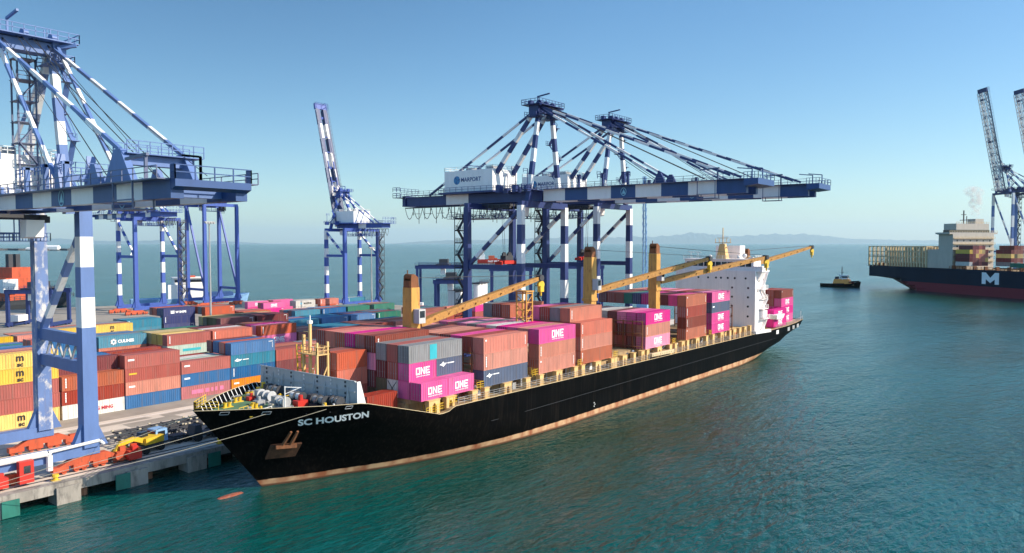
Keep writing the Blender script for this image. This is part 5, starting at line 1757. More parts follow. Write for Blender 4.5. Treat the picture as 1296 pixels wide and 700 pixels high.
    # stays
    for u in (-1, 1):
        mk('backstay', lambda q: q.bands(ap(u * au, -.8), V(u * gs / 2, -land * .80, zg + gd + 1.0), stay, stay, 7, (1, 0)), ['girder_grey', paint])
        if not boom_up:
            mk('forestay', lambda q: q.bands(ap(u * au, .8), BP(u * gs / 2, bl * (.74 if bracket_beam else .62), gd / 2 + (3.6 if bracket_beam else 1.2)), stay, stay, 9, (1, 0)), ['girder_grey', paint])
            mk('forestay', lambda q: q.bands(ap(u * (au + .3), .8, .5), BP(u * (gs / 2 + .3), bl * (.40 if bracket_beam else .93), gd / 2 + 1.0), stay, stay, 9 if bracket_beam else 13, (1, 0)), ['girder_grey', paint])
            mk('stay_bracket', lambda q: (q.prism([BP(u * gs / 2 - .3, bl * .62 - 2.2, gd / 2), BP(u * gs / 2 - .3, bl * .62 + 1.2, gd / 2), BP(u * gs / 2 - .3, bl * .62 - .1, gd / 2 + 2.4), BP(u * gs / 2 - .3, bl * .62 - .8, gd / 2 + 2.4)], V(.6, 0, 0)),), paint)
            mk('hoist_rope', lambda q: (q.tube(ap(u * .6, .8, 1), BP(u * .6, bl * .80, gd / 2 + .6), .07, 4, cap=False), q.tube(ap(u * 1.1, .8, 1), BP(u * 1.1, bl * .58, gd / 2 + .6), .07, 4, cap=False)), 'ropedark')
        else:
            m1 = BP(u * gs / 2, bl * .62, gd / 2)
            k1 = ap(u * au, .8).lerp(m1, .5) - Vector((0, 0, 6))
            mk('forestay', lambda q: (q.bands(ap(u * au, .8), k1, .5, .5, 4, (1, 0)), q.bands(k1, m1, .5, .5, 4, (1, 0))), ['girder_grey', paint])
            m2 = BP(u * gs / 2, bl * .30, gd / 2)
            mk('hoist_rope', lambda q: (q.tube(ap(u * .6, .8, 1), BP(u * .6, bl * .80, gd / 2 + .6), .08, 4, cap=False), q.tube(ap(u * .6, .5, 1), m2, .08, 4, cap=False)), 'ropedark')
    if house and sign:
        for u in (-1, 1):
            m_ = ap(u * au, -.8).lerp(V(u * gs / 2, -land * .80, zg + gd + 1.0), .62)
            mk('stay_strut', lambda q: (q.bar(Vector((m_.x - .9, m_.y, zg + gd + 1)), m_, .25), q.bar(Vector((m_.x + .9, m_.y, zg + gd + 1)), m_, .25), q.bar(Vector((m_.x, m_.y - 1.2, zg + gd + 1)), m_, .2)), paint)
        m_ = ap(0, -.8).lerp(V(0, -land * .80, zg + gd + 1.0), .62)
        mk('stay_spreader', lambda q: q.bar(m_ - Vector((au, 0, 0)), m_ + Vector((au, 0, 0)), .22), paint)
    if not boom_up:
        for s_ in (.20, .33, .46):
            def lmst(q, s_=s_):
                q.bar(BP(-gs / 2 - .4, bl * s_, gd / 2), BP(-gs / 2 - .4, bl * s_, gd / 2 + 3.2), .5)
                q.bar(BP(-gs / 2 - .9, bl * s_, gd / 2 + 3.0), BP(-gs / 2 + .3, bl * s_, gd / 2 + 3.0), .5, .3)
                q.rail([BP(-gs / 2 - 1.2, bl * s_ - 1, gd / 2 + 1.9), BP(-gs / 2 - 1.2, bl * s_ + 1, gd / 2 + 1.9)], .9, .9, .07)
            mk('lamp_mast', lmst, paint)
        for s_ in (.84,):
            def cag(q, s_=s_):
                for u in (-gs / 2 - 1.8, -gs / 2 + .2):
                    for ds in (-2, 2):
                        q.bar(BP(u, bl * s_ + ds, -gd / 2 - .9), BP(u, bl * s_ + ds, gd / 2), .14)
                q.bar(BP(-gs / 2 - .8, bl * s_ - 2.2, -gd / 2 - .9), BP(-gs / 2 - .8, bl * s_ + 2.2, -gd / 2 - .9), 2.2, .14)
                q.bar(BP(-gs / 2 - 1.8, bl * s_ - 2.2, -gd / 2), BP(-gs / 2 - 1.8, bl * s_ + 2.2, -gd / 2), .12)
                q.bar(BP(-gs / 2 - .5, bl * s_ - 2.0, gd / 2 + 2.4), BP(-gs / 2 - .5, bl * s_ + 2.4, gd / 2 + 2.6), .28)
                q.bar(BP(-gs / 2 - .5, bl * s_ + 2.0, gd / 2), BP(-gs / 2 - .5, bl * s_ + 2.0, gd / 2 + 2.5), .28)
            mk('maintenance_cage', cag, 'rail')
    # stair tower on a landside leg and up the A-frame
    if stair:
        def stw(q):
            u0, w0 = -h, -g - lw * .5 - 1.3
            n = int((zg - 4) / 3.2)
            for k in range(n):
                z = 3.5 + k * 3.2
                a, b = (u0 - 1.3, u0 + 1.3) if k % 2 == 0 else (u0 + 1.3, u0 - 1.3)
                q.bar(V(a, w0, z), V(b, w0, z + 3.2), .8, .16)
                q.box(b - .6, b + .6, -w0 - .6, -w0 + .6, z + 3.15, z + 3.25)
                q.bar(V(a, w0 + .4, z + 1.0), V(b, w0 + .4, z + 4.2), .08)
                q.bar(V(a, w0 - .4, z + 1.0), V(b, w0 - .4, z + 4.2), .08)
                q.bar(V(b, w0 - .6, z + 3.2), V(b, w0 - .6, z + 4.4), .1)
                q.rail([V(u0 - 1.8, w0 - .7, z + 3.2), V(u0 + 1.8, w0 - .7, z + 3.2)], 1.1, .6, .05, rows=3)
                q.box(u0 - 1.8, u0 + 1.8, -w0 + .6, -w0 + .75, z + 2.9, z + 3.2)
            for (du, dw) in ((-1.9, -.6), (1.9, -.6)):
                q.bar(V(u0 + du, w0 + dw, 3.2), V(u0 + du, w0 + dw, zg), .16)
        mk('stair_tower', stw, 'steel')
        def st2(q):
            n = 5
            z0, z1 = zg + gd + 1.2, zap
            for k in range(n):
                za, zb = z0 + (z1 - z0) * k / n, z0 + (z1 - z0) * (k + 1) / n
                f = lambda z: h * .72 + (au - h * .72) * (z - zg) / (zap - zg) + 1.5
                wa, wb = (-2.2, .6) if k % 2 else (.6, -2.2)
                q.bar(V(f(za), wa, za), V(f(zb), wb, zb), .7, .14)
                q.bar(V(f(za) + .3, wa, za + 1), V(f(zb) + .3, wb, zb + 1), .08)
                q.box(f(zb) - .7, f(zb) + .7, -wb - .6, -wb + .6, zb - .05, zb + .05)
                q.rail([V(f(zb) - .7, wb - .6, zb), V(f(zb) + .7, wb - .6, zb)], 1.1, .7, .05)
        mk('access_stair', st2, paint)
    # trolley, driver's cab, head block and spreader
    tw = trolley_w
    def trl(q):
        q.box(-gs / 2 - .6, gs / 2 + .6, -tw - 3, -tw + 3, zg + .1, zg + .7)
        q.box(-gs / 2 - .8, -gs / 2 + .4, -tw - 3.4, -tw + 3.4, zg - .4, zg + .5)
        q.box(gs / 2 - .4, gs / 2 + .8, -tw - 3.4, -tw + 3.4, zg - .4, zg + .5)
    t_ = mk('trolley', trl, 'steel')
    c_ = mk('driver_cab', lambda q: q.hexa([V(.4, tw + 3.2, zg - 2.6), V(2.6, tw + 3.2, zg - 2.6), V(2.6, tw + 5.2, zg - 2.4), V(.4, tw + 5.2, zg - 2.4), V(.4, tw + 3.2, zg - .1), V(2.6, tw + 3.2, zg - .1), V(2.6, tw + 5.6, zg - .1), V(.4, tw + 5.6, zg - .1)]), 'girder_grey', t_)
    if spread is not None:
        z = spread
        mk('head_block', lambda q: (q.box(-1.6, 1.6, -tw - .9, -tw + .9, z + 1.2, z + 2.4), [q.tube(V(u, tw - .25, z + 2.5), V(u, tw + .25, z + 2.5), .8, 12) for u in (-1.1, 1.1)], [q.tube(V(u, tw + k, z + 2.6), V(u * 1.6, tw + k, zg), .06, 4, cap=False) for u in (-1.1, 1.1) for k in (-.3, .3)]), 'steel')
        mk('spreader', lambda q: (q.bar(V(-3.4, tw, z + .55), V(3.4, tw, z + .55), .9, .8), q.box(-3.5, -3.1, -tw - 1.15, -tw + 1.15, z, z + .8), q.box(3.1, 3.5, -tw - 1.15, -tw + 1.15, z, z + .8), q.box(-2, 2, -tw - .9, -tw + .9, z + .2, z + 1.1)), 'red')
    # festoon loops hanging beneath the land end
    def fst(q):
        a, b = -g * .45, -land + 1
        n = 11
        uu = -gs / 2 - 1.4
        q.bar(V(uu, a, zg + .5), V(uu, b, zg + .5), .18, .3)
        for k in range(n):
            w0, w1 = a + (b - a) * k / n, a + (b - a) * (k + 1) / n
            pts = [V(uu, w0 + (w1 - w0) * t / 6, zg + .3 - 3.0 * (1 - (2 * t / 6 - 1) ** 2)) for t in range(7)]
            q.path(pts, .10, 4)
    mk('festoon_cable', fst, 'steel')
    def und(q):
        for w in (-g * .6, -g * 1.1, -g * 1.5):
            if -w > land - 4: continue
            q.box(-gs / 2 - 1.9, gs / 2 + 1.9, -w - 3, -w + 3, zg - 3.0, zg - 2.9)
            q.rail([V(-gs / 2 - 1.9, w - 3, zg - 2.9), V(-gs / 2 - 1.9, w + 3, zg - 2.9), V(gs / 2 + 1.9, w + 3, zg - 2.9), V(gs / 2 + 1.9, w - 3, zg - 2.9)], 1.1, 1.2, .06)
            for (u, dw) in ((-gs / 2, -3), (-gs / 2, 3), (gs / 2, -3), (gs / 2, 3)):
                q.bar(V(u, w + dw, zg - 2.9), V(u, w + dw, zg + 1), .14)
    def und2(q):
        for k in range(16):
            w = -g * .5 - k * (land - g * .5 - 2) / 16
            q.bar(V(-gs / 2 - 1.4, w, zg + .4), V(-gs / 2 - 1.4, w, zg - 1.6 - 1.2 * (k % 3)), .12)
            if k % 2: q.bar(V(-gs / 2 - 1.4, w, zg - 1.2), V(-gs / 2 - 1.4, w + 3, zg - 1.2), .1)
    mk('cable_hanger', und2, 'steel')
    mk('underslung_platform', und, paint)
    def elec(q):
        rn = random.Random(len(label))
        for k in range(10):
            u, w = rn.choice([-1, 1]) * rn.uniform(gs / 2, h), rn.uniform(-g * .6, 1)
            z = zg + gd + 1.1
            hh = rn.uniform(1.2, 3.4)
            q.box(u - .8, u + .8, -w - .6, -w + .6, z - .8, z + hh * .4)
            q.rail([V(u - 1.2, w - 1, z), V(u + 1.2, w - 1, z), V(u + 1.2, w + 1, z)], 1.1, 1.1, .06)
            if k % 3 == 0:
                q.bar(V(u, w, z), V(u, w, z + hh + 3), .14)
                q.rail([V(u - .9, w - .6, z + hh + 2), V(u + .9, w - .6, z + hh + 2)], 1, .9, .06)
        q.box(-h, h, -1.6, 0, zg + gd + .7, zg + gd + .85)
        q.rail([V(-h, 1.6, zg + gd + .85), V(h, 1.6, zg + gd + .85)], 1.1, 2, .06)
    mk('service_platform', elec, paint)
    return root
crA = sts_crane('navy and white gantry crane amidships of the black ship, boom down before its twin', (156.2, 112, QZ), 0, spread=26.4, trolley_w=-12, land=47, tip=54, gd=2.9)
crB = sts_crane("navy and white gantry crane nearer the black ship's stern, boom reaching beyond its twin's", (191.2, 112, QZ), 0, zg=42.6, zap=66.4, tip=56, spread=27, trolley_w=-10, land=47, sp=18.6, gd=2.9)
crN = sts_crane("near blue gantry crane with flaking paint standing beside the black ship's bow", (39.1, 112.5, QZ), 0, g=16, sp=14, zg=35.3, zap=58.0, tip=45.2, land=30, stay=.40, headz=1.9, house_w=.2, ties=(14.3, 18.2), truss=True, gs=6.6, lw=2.0,
                ws_pat=('white_worn', 'blue'), ls_mat='blue_worn', paint='blue', gd=1.75, head=3.4, trolley_w=-7, spread=None, sign=False, tiplen=.8, bracket_beam=True)
crF = sts_crane('far gantry crane with its striped boom raised, beyond the yard containers', (245.5, 300, QZ), pi, gs=3.4, house_w=.1, g=14, sp=21, zg=38.5, zap=57, tip=64, land=31, boom_up=76, ws_pat=('white', 'deep_blue'), ls_mat='deep_blue', paint='deep_blue', sign=False, emblem=False, boom_pat=('girder_grey', 'navy'))
crG = sts_crane('blue gantry crane behind the near one, festoon loops under its girder', (170.6, 355, QZ), pi, g=16, sp=20.5, zg=43.0, zap=59, tip=40, land=26, ws_pat=('white', 'deep_blue'), ls_mat='deep_blue', paint='deep_blue', sign=False, emblem=False, house=False)
crH = sts_crane("plain blue gantry crane without stripes, framing the white ship's bridge behind the yard", (211.6, 372, QZ), pi, g=17, sp=18, zg=51.5, zap=56, tip=30, land=16, ws_pat=('deep_blue',), ls_mat='deep_blue', paint='deep_blue', sign=False, emblem=False, house=False, braces='plain', stair=False, ties=(8.5,), boom_pat=('deep_blue', 'girder_grey'))
LR = pi + .664
crR = sts_crane('tall gantry crane behind the dark blue ship, lattice boom raised', Vector((645, 60, 2.7)) + rt * 5, LR, g=17, sp=22, zg=68, zap=86, tip=74, land=36, boom_up=78, ties=(26,), ws_pat=('white', 'blue'), ls_mat='blue', lattice=True, gs=6, spread=None, sign=False, emblem=False, house=False, boom_pat=('white', 'navy'), name='gantry_crane')
p_ = Vector((645, 60, 2.7)) + rt * 34 + FWH * 4
crS = sts_crane('tall gantry crane at the edge of view, only its raised lattice boom showing', p_, LR, g=17, sp=22, zg=68, zap=86, tip=74, land=36, boom_up=78, ties=(26,), ws_pat=('white', 'blue'), ls_mat='blue', lattice=True, gs=6, spread=None, sign=False, emblem=False, house=False, boom_pat=('white', 'navy'))
# quay-side machinery on the near crane: red electrical booth, cable reel, white pipe along the sill
root = crN
q = MB()
q.box(-.5, 1.2, -1.9, -.9, .5, 3.4)
bth = q.build('control_booth', 'red', root)
bth.location = (-2.0, -.3, 0)
q = MB()
q.box(0, .8, -1.93, -1.89, 1.8, 2.8)
q.build('booth_window', 'glass', bth)
q = MB()
q.path([Vector((-14, -1.0, 3.6)), Vector((1.2, -1.0, 3.6)), Vector((1.5, -1.0, 3.3)), Vector((1.5, -1.0, 1.2))], .42, 8)
q.path([Vector((1.4, -1.0, 3.7)), Vector((8.0, -1.0, 4.0)), Vector((8.6, -1.0, 3.4))], .22, 8)
q.build('air_duct', 'white', root)
for i, (u, w) in enumerate(((11.3, -.3), (13.0, -.2), (11.8, .9), (-4.6, -1.4), (12.6, -1.4))):
    q = MB()
    q.box(u - .9, u + .9, w - .6, w + .6, .4, 1.7)
    q.tube((u - .6, w - .8, 1.1), (u - .6, w + .8, 1.1), .55, 12)
    q.box(u - .3, u + .5, w - .3, w + .3, 1.7, 2.3)
    q.build('drive_unit', ['orange_red', 'red', 'yellow', 'red', 'red'][i], root)
# ------------------------------------------------------------------ the far container ship
FS0 = Vector((629.4, 118.1, 0))
FRZ = atan2(-.768, -.64)
fs = empty('container_ship', FS0, FRZ, 'large dark blue container ship with red bottom, lying beyond the tug', 'ship')
# local: x forward, y to starboard-inshore side (0 = side facing the viewer, 40 = far side)
def fhb(x, z):
    full = 20.0
    a = 1.0
    if x < 40:       # stern run
        t = max(0, (x + 41) / 81)
        a = min(1, .80 + .20 * (t * 2.2)) if z > 8 else min(1, max(0.02, (t - .25 * (1 - z / 8) - .03) * 2.3))
    if x > 175:
        t = (x - 175) / (82 + .8 * z)
        a = max(0, 1 - t * t)
    return full * a
q = MB()
st = [-41, -40, -36, -30, -24, -18, -12, -6, 0, 8, 16, 26, 40, 60, 90, 120, 150, 175, 190, 205, 220, 232, 244, 252, 258, 263, 268]
zs = [-2, 0, 2, 4, 5.2, 6.5, 8.5, 11, 14, 17.2]
side1, side2 = [], []
for x in st:
    a, b = [], []
    for z in zs:
        if x < 0:  # counter rises aft
            zz = max(z, min(8.0, (-x - 4) * .24) if x < -4 else z)
        else:
            zz = z
        h = fhb(x, zz)
        a.append(Vector((x, 20 - h, zz)))
        b.append(Vector((x, 20 + h, zz)))
    side1.append(a)
    side2.append(b)
grid(q, side1)
grid(q, side2)
for j in range(len(zs) - 1):
    q.face([side1[0][j], side2[0][j], side2[0][j + 1], side1[0][j + 1]])
fm_ = mat('blue_ship_paint', (0.005, 0.015, 0.032), 0.5, var=0.25, scale=0.06, stain=(0.014, 0.022, 0.032), stain_amt=0.42, spec=0.1)
def two_tone(m, z1, col):
    N, L = m.node_tree.nodes, m.node_tree.links
    b = N['Principled BSDF']
    src = b.inputs['Base Color'].links[0].from_socket
    tc = N.new('ShaderNodeTexCoord')
    sp = N.new('ShaderNodeSeparateXYZ')
    L.new(tc.outputs['Object'], sp.inputs[0])
    lt = N.new('ShaderNodeMapRange')
    lt.inputs['From Min'].default_value = z1
    lt.inputs['From Max'].default_value = z1 + .15
    L.new(sp.outputs['Z'], lt.inputs[0])
    mx = N.new('ShaderNodeMix')
    mx.data_type = 'RGBA'
    L.new(lt.outputs[0], mx.inputs['Factor'])
    mx.inputs['A'].default_value = (*col, 1)
    L.new(src, mx.inputs['B'])
    L.new(mx.outputs['Result'], b.inputs['Base Color'])
two_tone(fm_, 6.3, (0.20, 0.030, 0.042))
fh = q.build('hull', fm_, fs)
bm = bmesh.new(); bm.from_mesh(fh.data)
bmesh.ops.remove_doubles(bm, verts=bm.verts, dist=0.05)
bmesh.ops.recalc_face_normals(bm, faces=bm.faces)
bm.to_mesh(fh.data); bm.free()
q = MB()
pr_ = None
for x in st:
    h = fhb(x, 17) - .3
    cur = (Vector((x, 20 - h, 16.6)), Vector((x, 20 + h, 16.6)))
    if pr_: q.face([pr_[0], cur[0], cur[1], pr_[1]])
    pr_ = cur
q.build('deck', 'deckbrown', fs)
q = MB()
q.box(-13.5, -6.5, 18.6, 21.4, -2, 6.0)
q.build('rudder', 'm_red', fs)
# M of the lettering along the side
q = MB()
X0, X1, Z0, Z1 = 74.5, 88.0, 8.0, 15.6
tt = (X1 - X0) * .24
yy = -.08
def sf(x): return 20 - fhb(x, 12) + yy
F = lambda a, b, c, d: q.face([Vector((p[0], sf(p[0]), p[1])) for p in (a, b, c, d)])
F((X0, Z0), (X0 + tt, Z0), (X0 + tt, Z1), (X0, Z1))
F((X1 - tt, Z0), (X1, Z0), (X1, Z1), (X1 - tt, Z1))
F((X0 + tt, Z1), (X0 + tt, Z1 - 4.4), ((X0 + X1) / 2, Z0 + .8), ((X0 + X1) / 2, Z0 + 4.2))
F((X1 - tt, Z1 - 4.4), (X1 - tt, Z1), ((X0 + X1) / 2, Z0 + 4.2), ((X0 + X1) / 2, Z0 + .8))
q.build('hull_lettering', 'lettering', fs)
# empty cell guides standing over the stern
for (x0, x1, n) in ((-40.5, -21.5, 5), (-19.5, 21, 15)):
    for k in range(n):
        x = x0 + (x1 - x0) * k / (n - 1)
        q = MB()
        for y in (3.5, 36.5):
            q.bar((x, y, 16.6), (x, y, 32.6), 1.15)
        for y in (9, 15, 20, 25, 31):
            q.bar((x, y, 16.6), (x, y, 31.6), .35)
        q.bar((x, 3.5, 32.3), (x, 36.5, 32.3), .7)
        q.bar((x, 3.5, 24.3), (x, 36.5, 24.3), .4)
        q.build('cell_guide', 'beige', fs)
    q = MB()
    for y in (3.5, 36.5):
        for z in (32.3, 28.4, 24.3, 20.4):
            q.bar((x0, y, z), (x1, y, z), .6)
    q.build('cell_guide_rail', 'beige', fs)
q = MB()
q.box(-39, 20, 8, 32, 16.6, 19.2)
q.build('hatch_cover', 'rust', fs)
q = MB()
q.box(33, 46, 3.0, 37.0, 16.6, 41.2)
q.box(33.6, 45, 6.5, 33.5, 44.2, 48.6)
q.box(33, 46, .2, 39.8, 41.2, 42.4)
q.hexa([(34, 1.0, 40.9), (45, 1.0, 40.9), (45, 3.0, 40.9), (34, 3.0, 40.9), (34, .3, 41.2), (45, .3, 41.2), (45, 3.0, 41.2), (34, 3.0, 41.2)])
fa = q.build('superstructure', 'accgrey', fs)
q = MB()
q.box(33.4, 45.2, 6.2, 33.8, 42.4, 44.2)
q.build('bridge_window', 'glass', fa)
q = MB()
q.rail([(46, .3, 42.4), (46, 39.7, 42.4)], 1.2, 2, .08)
for zz in (22, 26, 30, 34, 38):
    q.box(46.02, 47.2, 3, 37, zz, zz + .25)
    q.rail([(47.1, 3, zz + .25), (47.1, 37, zz + .25)], 1.1, 3, .09)
q.rail([(45, 6.5, 48.6), (45, 33.5, 48.6)], 1.2, 2, .08)
q.build('deck_gallery', 'beige', fa)
for zz in (24, 28, 32, 36):
    for k in range(6):
        y = 6 + k * 5.4
        q = MB()
        q.box(46.0, 46.06, y, y + 1.1, zz, zz + 1.2)
        q.build('window', 'glass', fa)
q = MB()
q.box(36, 43, 24, 31, 48.6, 52)
q.build('funnel', 'accgrey', fs)
q = MB()
q.bar((40, 17, 48.6), (40, 17, 58), .6)
q.bar((40, 15, 55), (40, 19, 55), .4)
q.bar((40, 19.5, 48.6), (40, 19.5, 54), .4)
q.bar((40, 14, 51), (40, 22, 51.4), .5)
q.build('radar_mast', 'steel', fs)
q = MB()
q.box(20.5, 33, 4, 36, 16.6, 30.4)
q.build('engine_casing', 'accgrey', fs)
q = MB()
q.rail([(46, .6, 16.9), (260, 3, 16.9)] if False else [(46, .6, 16.9), (170, .6, 16.9)], 2.0, 3, .14)
q.build('deck_railing', 'rust', fs)
for k in range(14):
    q = MB()
    x = 48 + k * 9
    q.box(x, x + .8, .8, 3.4, 16.6, 19.4)
    q.build('pedestal', 'rust', fs)
# her boxes: short ends face the bow, one stack each side of the hatch line
FCM = container_mesh(12.2, 2.44, 2.75)
CM['f40'] = FCM
DIM['f40'] = (12.2, 2.44, 2.75)
DM['f40'] = DM['s40']
fr = Matrix.Rotation(FRZ, 3, 'Z')
def fbox(x, y, z, c, lab, key):
    p = FS0 + fr @ Vector((x, y, z))
    put_box('f40', p.x, p.y, p.z, c, lab, 'containers on the far blue ship', key=key, rot=FRZ)
stacks = [(48.5, 3.2, [['wh', 'mr', 'mr', 'ye'], ['mr', 'mr', 'mr', 'br', 'mr'], ['mr', 'br', 'ye', 'sa', 'mr'], ['rd', 'or', 'sa', 'ye', 'rd'], ['mr', 'sa', 'sa', 'go', 'mr'], ['mr', 'ye', 'sa', 'mr']], 'nearer stack'),
          (63.5, 21.5, [['gy', 'mr', 'ye', 'mr'], ['mr', 'mr', 'dg', 'br', 'br'], ['gy', 'br', 'go', 'br', 'mr'], ['rd', 'mr', 'go', 'br', 'br'], ['gy', 'sa', 'ye', 'mr', 'br'], ['br', 'go', 'mr', 'br']], 'farther stack')]
for si, (x, y, rows, nm_) in enumerate(stacks):
    for r, cols in enumerate(rows):
        for t, c in enumerate(cols):
            fbox(x, y + r * 2.5, 19.3 + t * 2.78, c, '%s container, tier %s, row %s, %s on the far blue ship' % (CNAME[c], WORDS[t + 1], WORDS[r + 1], nm_), 'f%d.%d.%d' % (si, r, t))
for k in range(5):
    fbox(92 + k * 14.5, 4, 19.3, ['gn', 'gn', 'mr', 'te', 'gy'][k], '%s container %s along the rail of the far blue ship' % (CNAME[['gn', 'gn', 'mr', 'te', 'gy'][k]], ['first', 'second', 'third', 'fourth', 'fifth'][k]), 'g%d' % k)
# exhaust smoke over her funnel
q = MB()
rn = random.Random(4)
f0 = FS0 + fr @ Vector((39, 27, 52))
def blob(q, c, r, seed):
    n, m = 12, 8
    ph = [rn.uniform(0, 6) for _ in range(4)]
    g = []
    for i in range(m + 1):
        a = pi * i / m
        row = []
        for j in range(n + 1):
            b = 2 * pi * (j % n) / n
            k = r * (1 + .18 * sin(3 * a + ph[0]) * cos(2 * b + ph[1]))
            row.append(c + Vector((k * sin(a) * cos(b), k * sin(a) * sin(b), k * cos(a))))
        g.append(row)
    grid(q, g)
pl = [(0, 0, 2.2), (.7, 3.8, 3.0), (-.4, 8.2, 3.8), (-2.4, 13.0, 4.6), (-3.2, 18.6, 5.2)]
blob(q, f0, 2, 0)
q = MB()
gg = []
for i in range(13):
    t = i / 12
    c = f0 + rt * (2.2 * sin(t * 3) - 3.0 * t) + Vector((0, 0, 24 * t - .3))
    r = (2.0 + 5.2 * t) * (1.0 if i not in (0, 12) else .05)
    gg.append([c + Vector((r * (1 + .2 * sin(3 * a + i)) * cos(a), r * (1 + .2 * cos(2 * a + i * 1.7)) * sin(a), .8 * sin(4 * a + i))) for a in [2 * pi * (j % 14) / 14 for j in range(15)]])
grid(q, gg)
so_ = q.build('smoke', 'white')
bm = bmesh.new(); bm.from_mesh(so_.data)
bmesh.ops.remove_doubles(bm, verts=bm.verts, dist=0.01)
bmesh.ops.holes_fill(bm, edges=bm.edges)
bmesh.ops.recalc_face_normals(bm, faces=bm.faces)
bm.to_mesh(so_.data); bm.free()
sm = bpy.data.materials.new('exhaust_smoke')
sm.use_nodes = True
N, L = sm.node_tree.nodes, sm.node_tree.links
for nd in list(N):
    if nd.type != 'OUTPUT_MATERIAL': N.remove(nd)
pv = N.new('ShaderNodeVolumePrincipled')
pv.inputs['Color'].default_value = (0.93, 0.90, 0.88, 1)
nz = N.new('ShaderNodeTexNoise')
nz.inputs['Scale'].default_value = .30
nz.inputs['Detail'].default_value = 4
tc = N.new('ShaderNodeTexCoord')
L.new(tc.outputs['Object'], nz.inputs[0])
mr = N.new('ShaderNodeMapRange')
mr.inputs['From Min'].default_value = .47
mr.inputs['From Max'].default_value = .66
mr.inputs['To Max'].default_value = .26
L.new(nz.outputs['Fac'], mr.inputs[0])
L.new(mr.outputs[0], pv.inputs['Density'])
L.new(pv.outputs[0], [n for n in N if n.type == 'OUTPUT_MATERIAL'][0].inputs['Volume'])
so_.data.materials.clear()
so_.data.materials.append(sm)
tag(so_, 'pale exhaust smoke drifting up from the funnel of the far blue ship', 'smoke', kind='stuff')

# ------------------------------------------------------------------ tug and other craft
def small_hull(L_, B_, H_, bow=.35, flare=.15, sheer_=.6, n=14):
    """sections of a small vessel, x aft to fore, returned as one closed mesh builder"""
    q = MB()
    A, B = [], []
    for i in range(n + 1):
        t = i / n
        x = -L_ / 2 + L_ * t
        w = B_ / 2 * (min(1, .75 + t * 1.2) if t < 1 - bow else sqrt(max(0, 1 - ((t - (1 - bow)) / bow) ** 2)) + .02)
        top = H_ * (1 + sheer_ * max(0, (t - .45) / .55) ** 2)
        a, b = [], []
        for z, k in ((-1.0, .7), (0, .84), (top * .5, .95), (top, 1 + flare * t)):
            xx = x + (z / max(top, .1)) * (L_ * .03) * t
            a.append(Vector((xx, -w * k, z)))
            b.append(Vector((xx, w * k, z)))
        A.append(a)
        B.append(b)
    grid(q, A)
    grid(q, B)
    for s in (0, -1):
        for j in range(3):
            q.face([A[s][j], B[s][j], B[s][j + 1], A[s][j + 1]])
    for i in range(n):
        q.face([A[i][3] - Vector((0, 0, .5)), A[i + 1][3] - Vector((0, 0, .5)), B[i + 1][3] - Vector((0, 0, .5)), B[i][3] - Vector((0, 0, .5))])
    return q
tp_ = at(598, 1064)
tdir = (rt * 1.0 - FWH * .75).normalized()
tug = empty('tugboat', tp_, atan2(tdir.y, tdir.x), 'small tug with black hull and orange house, running under the blue ship\'s stern', 'tugboat')
q = small_hull(29, 9.5, 2.3, .4, .2, 1.1)
q.build('hull', 'hull_black', tug)
q = MB()
q.box(-13.5, 11, -3.9, 3.9, 1.7, 2.3)
q.build('deck', 'deckbrown', tug)
q = MB()
q.hexa([(-5.0, -3.6, 2.3), (8.6, -3.4, 2.3), (8.6, 3.4, 2.3), (-5.0, 3.6, 2.3), (-4.0, -3.3, 6.4), (6.6, -3.1, 6.4), (6.6, 3.1, 6.4), (-4.0, 3.3, 6.4)])
dh = q.build('deckhouse', 'tug_orange', tug)
q = MB()
q.hexa([(.2, -2.3, 6.4), (5.4, -2.3, 6.4), (5.4, 2.3, 6.4), (.2, 2.3, 6.4), (.0, -2.6, 9.4), (6.0, -2.6, 9.4), (6.0, 2.6, 9.4), (.0, 2.6, 9.4)])
wh_ = q.build('wheelhouse', 'house_white', tug)
q = MB()
q.hexa([(.1, -2.46, 7.4), (5.7, -2.46, 7.4), (5.7, 2.46, 7.4), (.1, 2.46, 7.4), (.0, -2.58, 8.7), (5.9, -2.58, 8.7), (5.9, 2.58, 8.7), (.0, 2.58, 8.7)])
q.build('wheelhouse_window', 'glass', wh_)
q = MB()
for y in (-2.2, 2.2):
    q.box(-3.4, -1.6, y - .6, y + .6, 2.3, 8.2)
q.build('exhaust_stack', 'steel', tug)
q = MB()
q.bar((1.2, 0, 9.4), (1.2, 0, 16.2), .5)
q.bar((1.2, -1.8, 13.2), (1.2, 1.8, 13.2), .35)
q.bar((.6, 0, 11.4), (2.4, 0, 11.4), .4)
q.build('mast', 'steel', tug)
q = MB()
q.bar((-.6, -2.8, 10.6), (2.6, -3.0, 6.0), .7)
q.build('fire_monitor_pipe', 'white', tug)
q = MB()
q.tube((9.5, -1.6, 3.8), (9.5, 1.6, 3.8), 1.0, 10)
q.box(8.6, 11.0, -1.2, 1.2, 2.3, 3.4)
q.build('towing_winch', 'red', tug)
q = MB()
pts = [Vector((13.6 - 2.2 * (abs(k) / 6) ** 2 * 3, k * .62, 4.9 - abs(k) * .12)) for k in range(-6, 7)]
q.path(pts, .55, 8)
q.build('bow_fender', 'rubber', tug)
q = MB()
q.path([Vector((-14.2, -4.2, 2.4)), Vector((-6, -4.7, 2.4)), Vector((4, -4.7, 2.8))], .38, 7)
q.build('side_fender', 'rubber', tug)
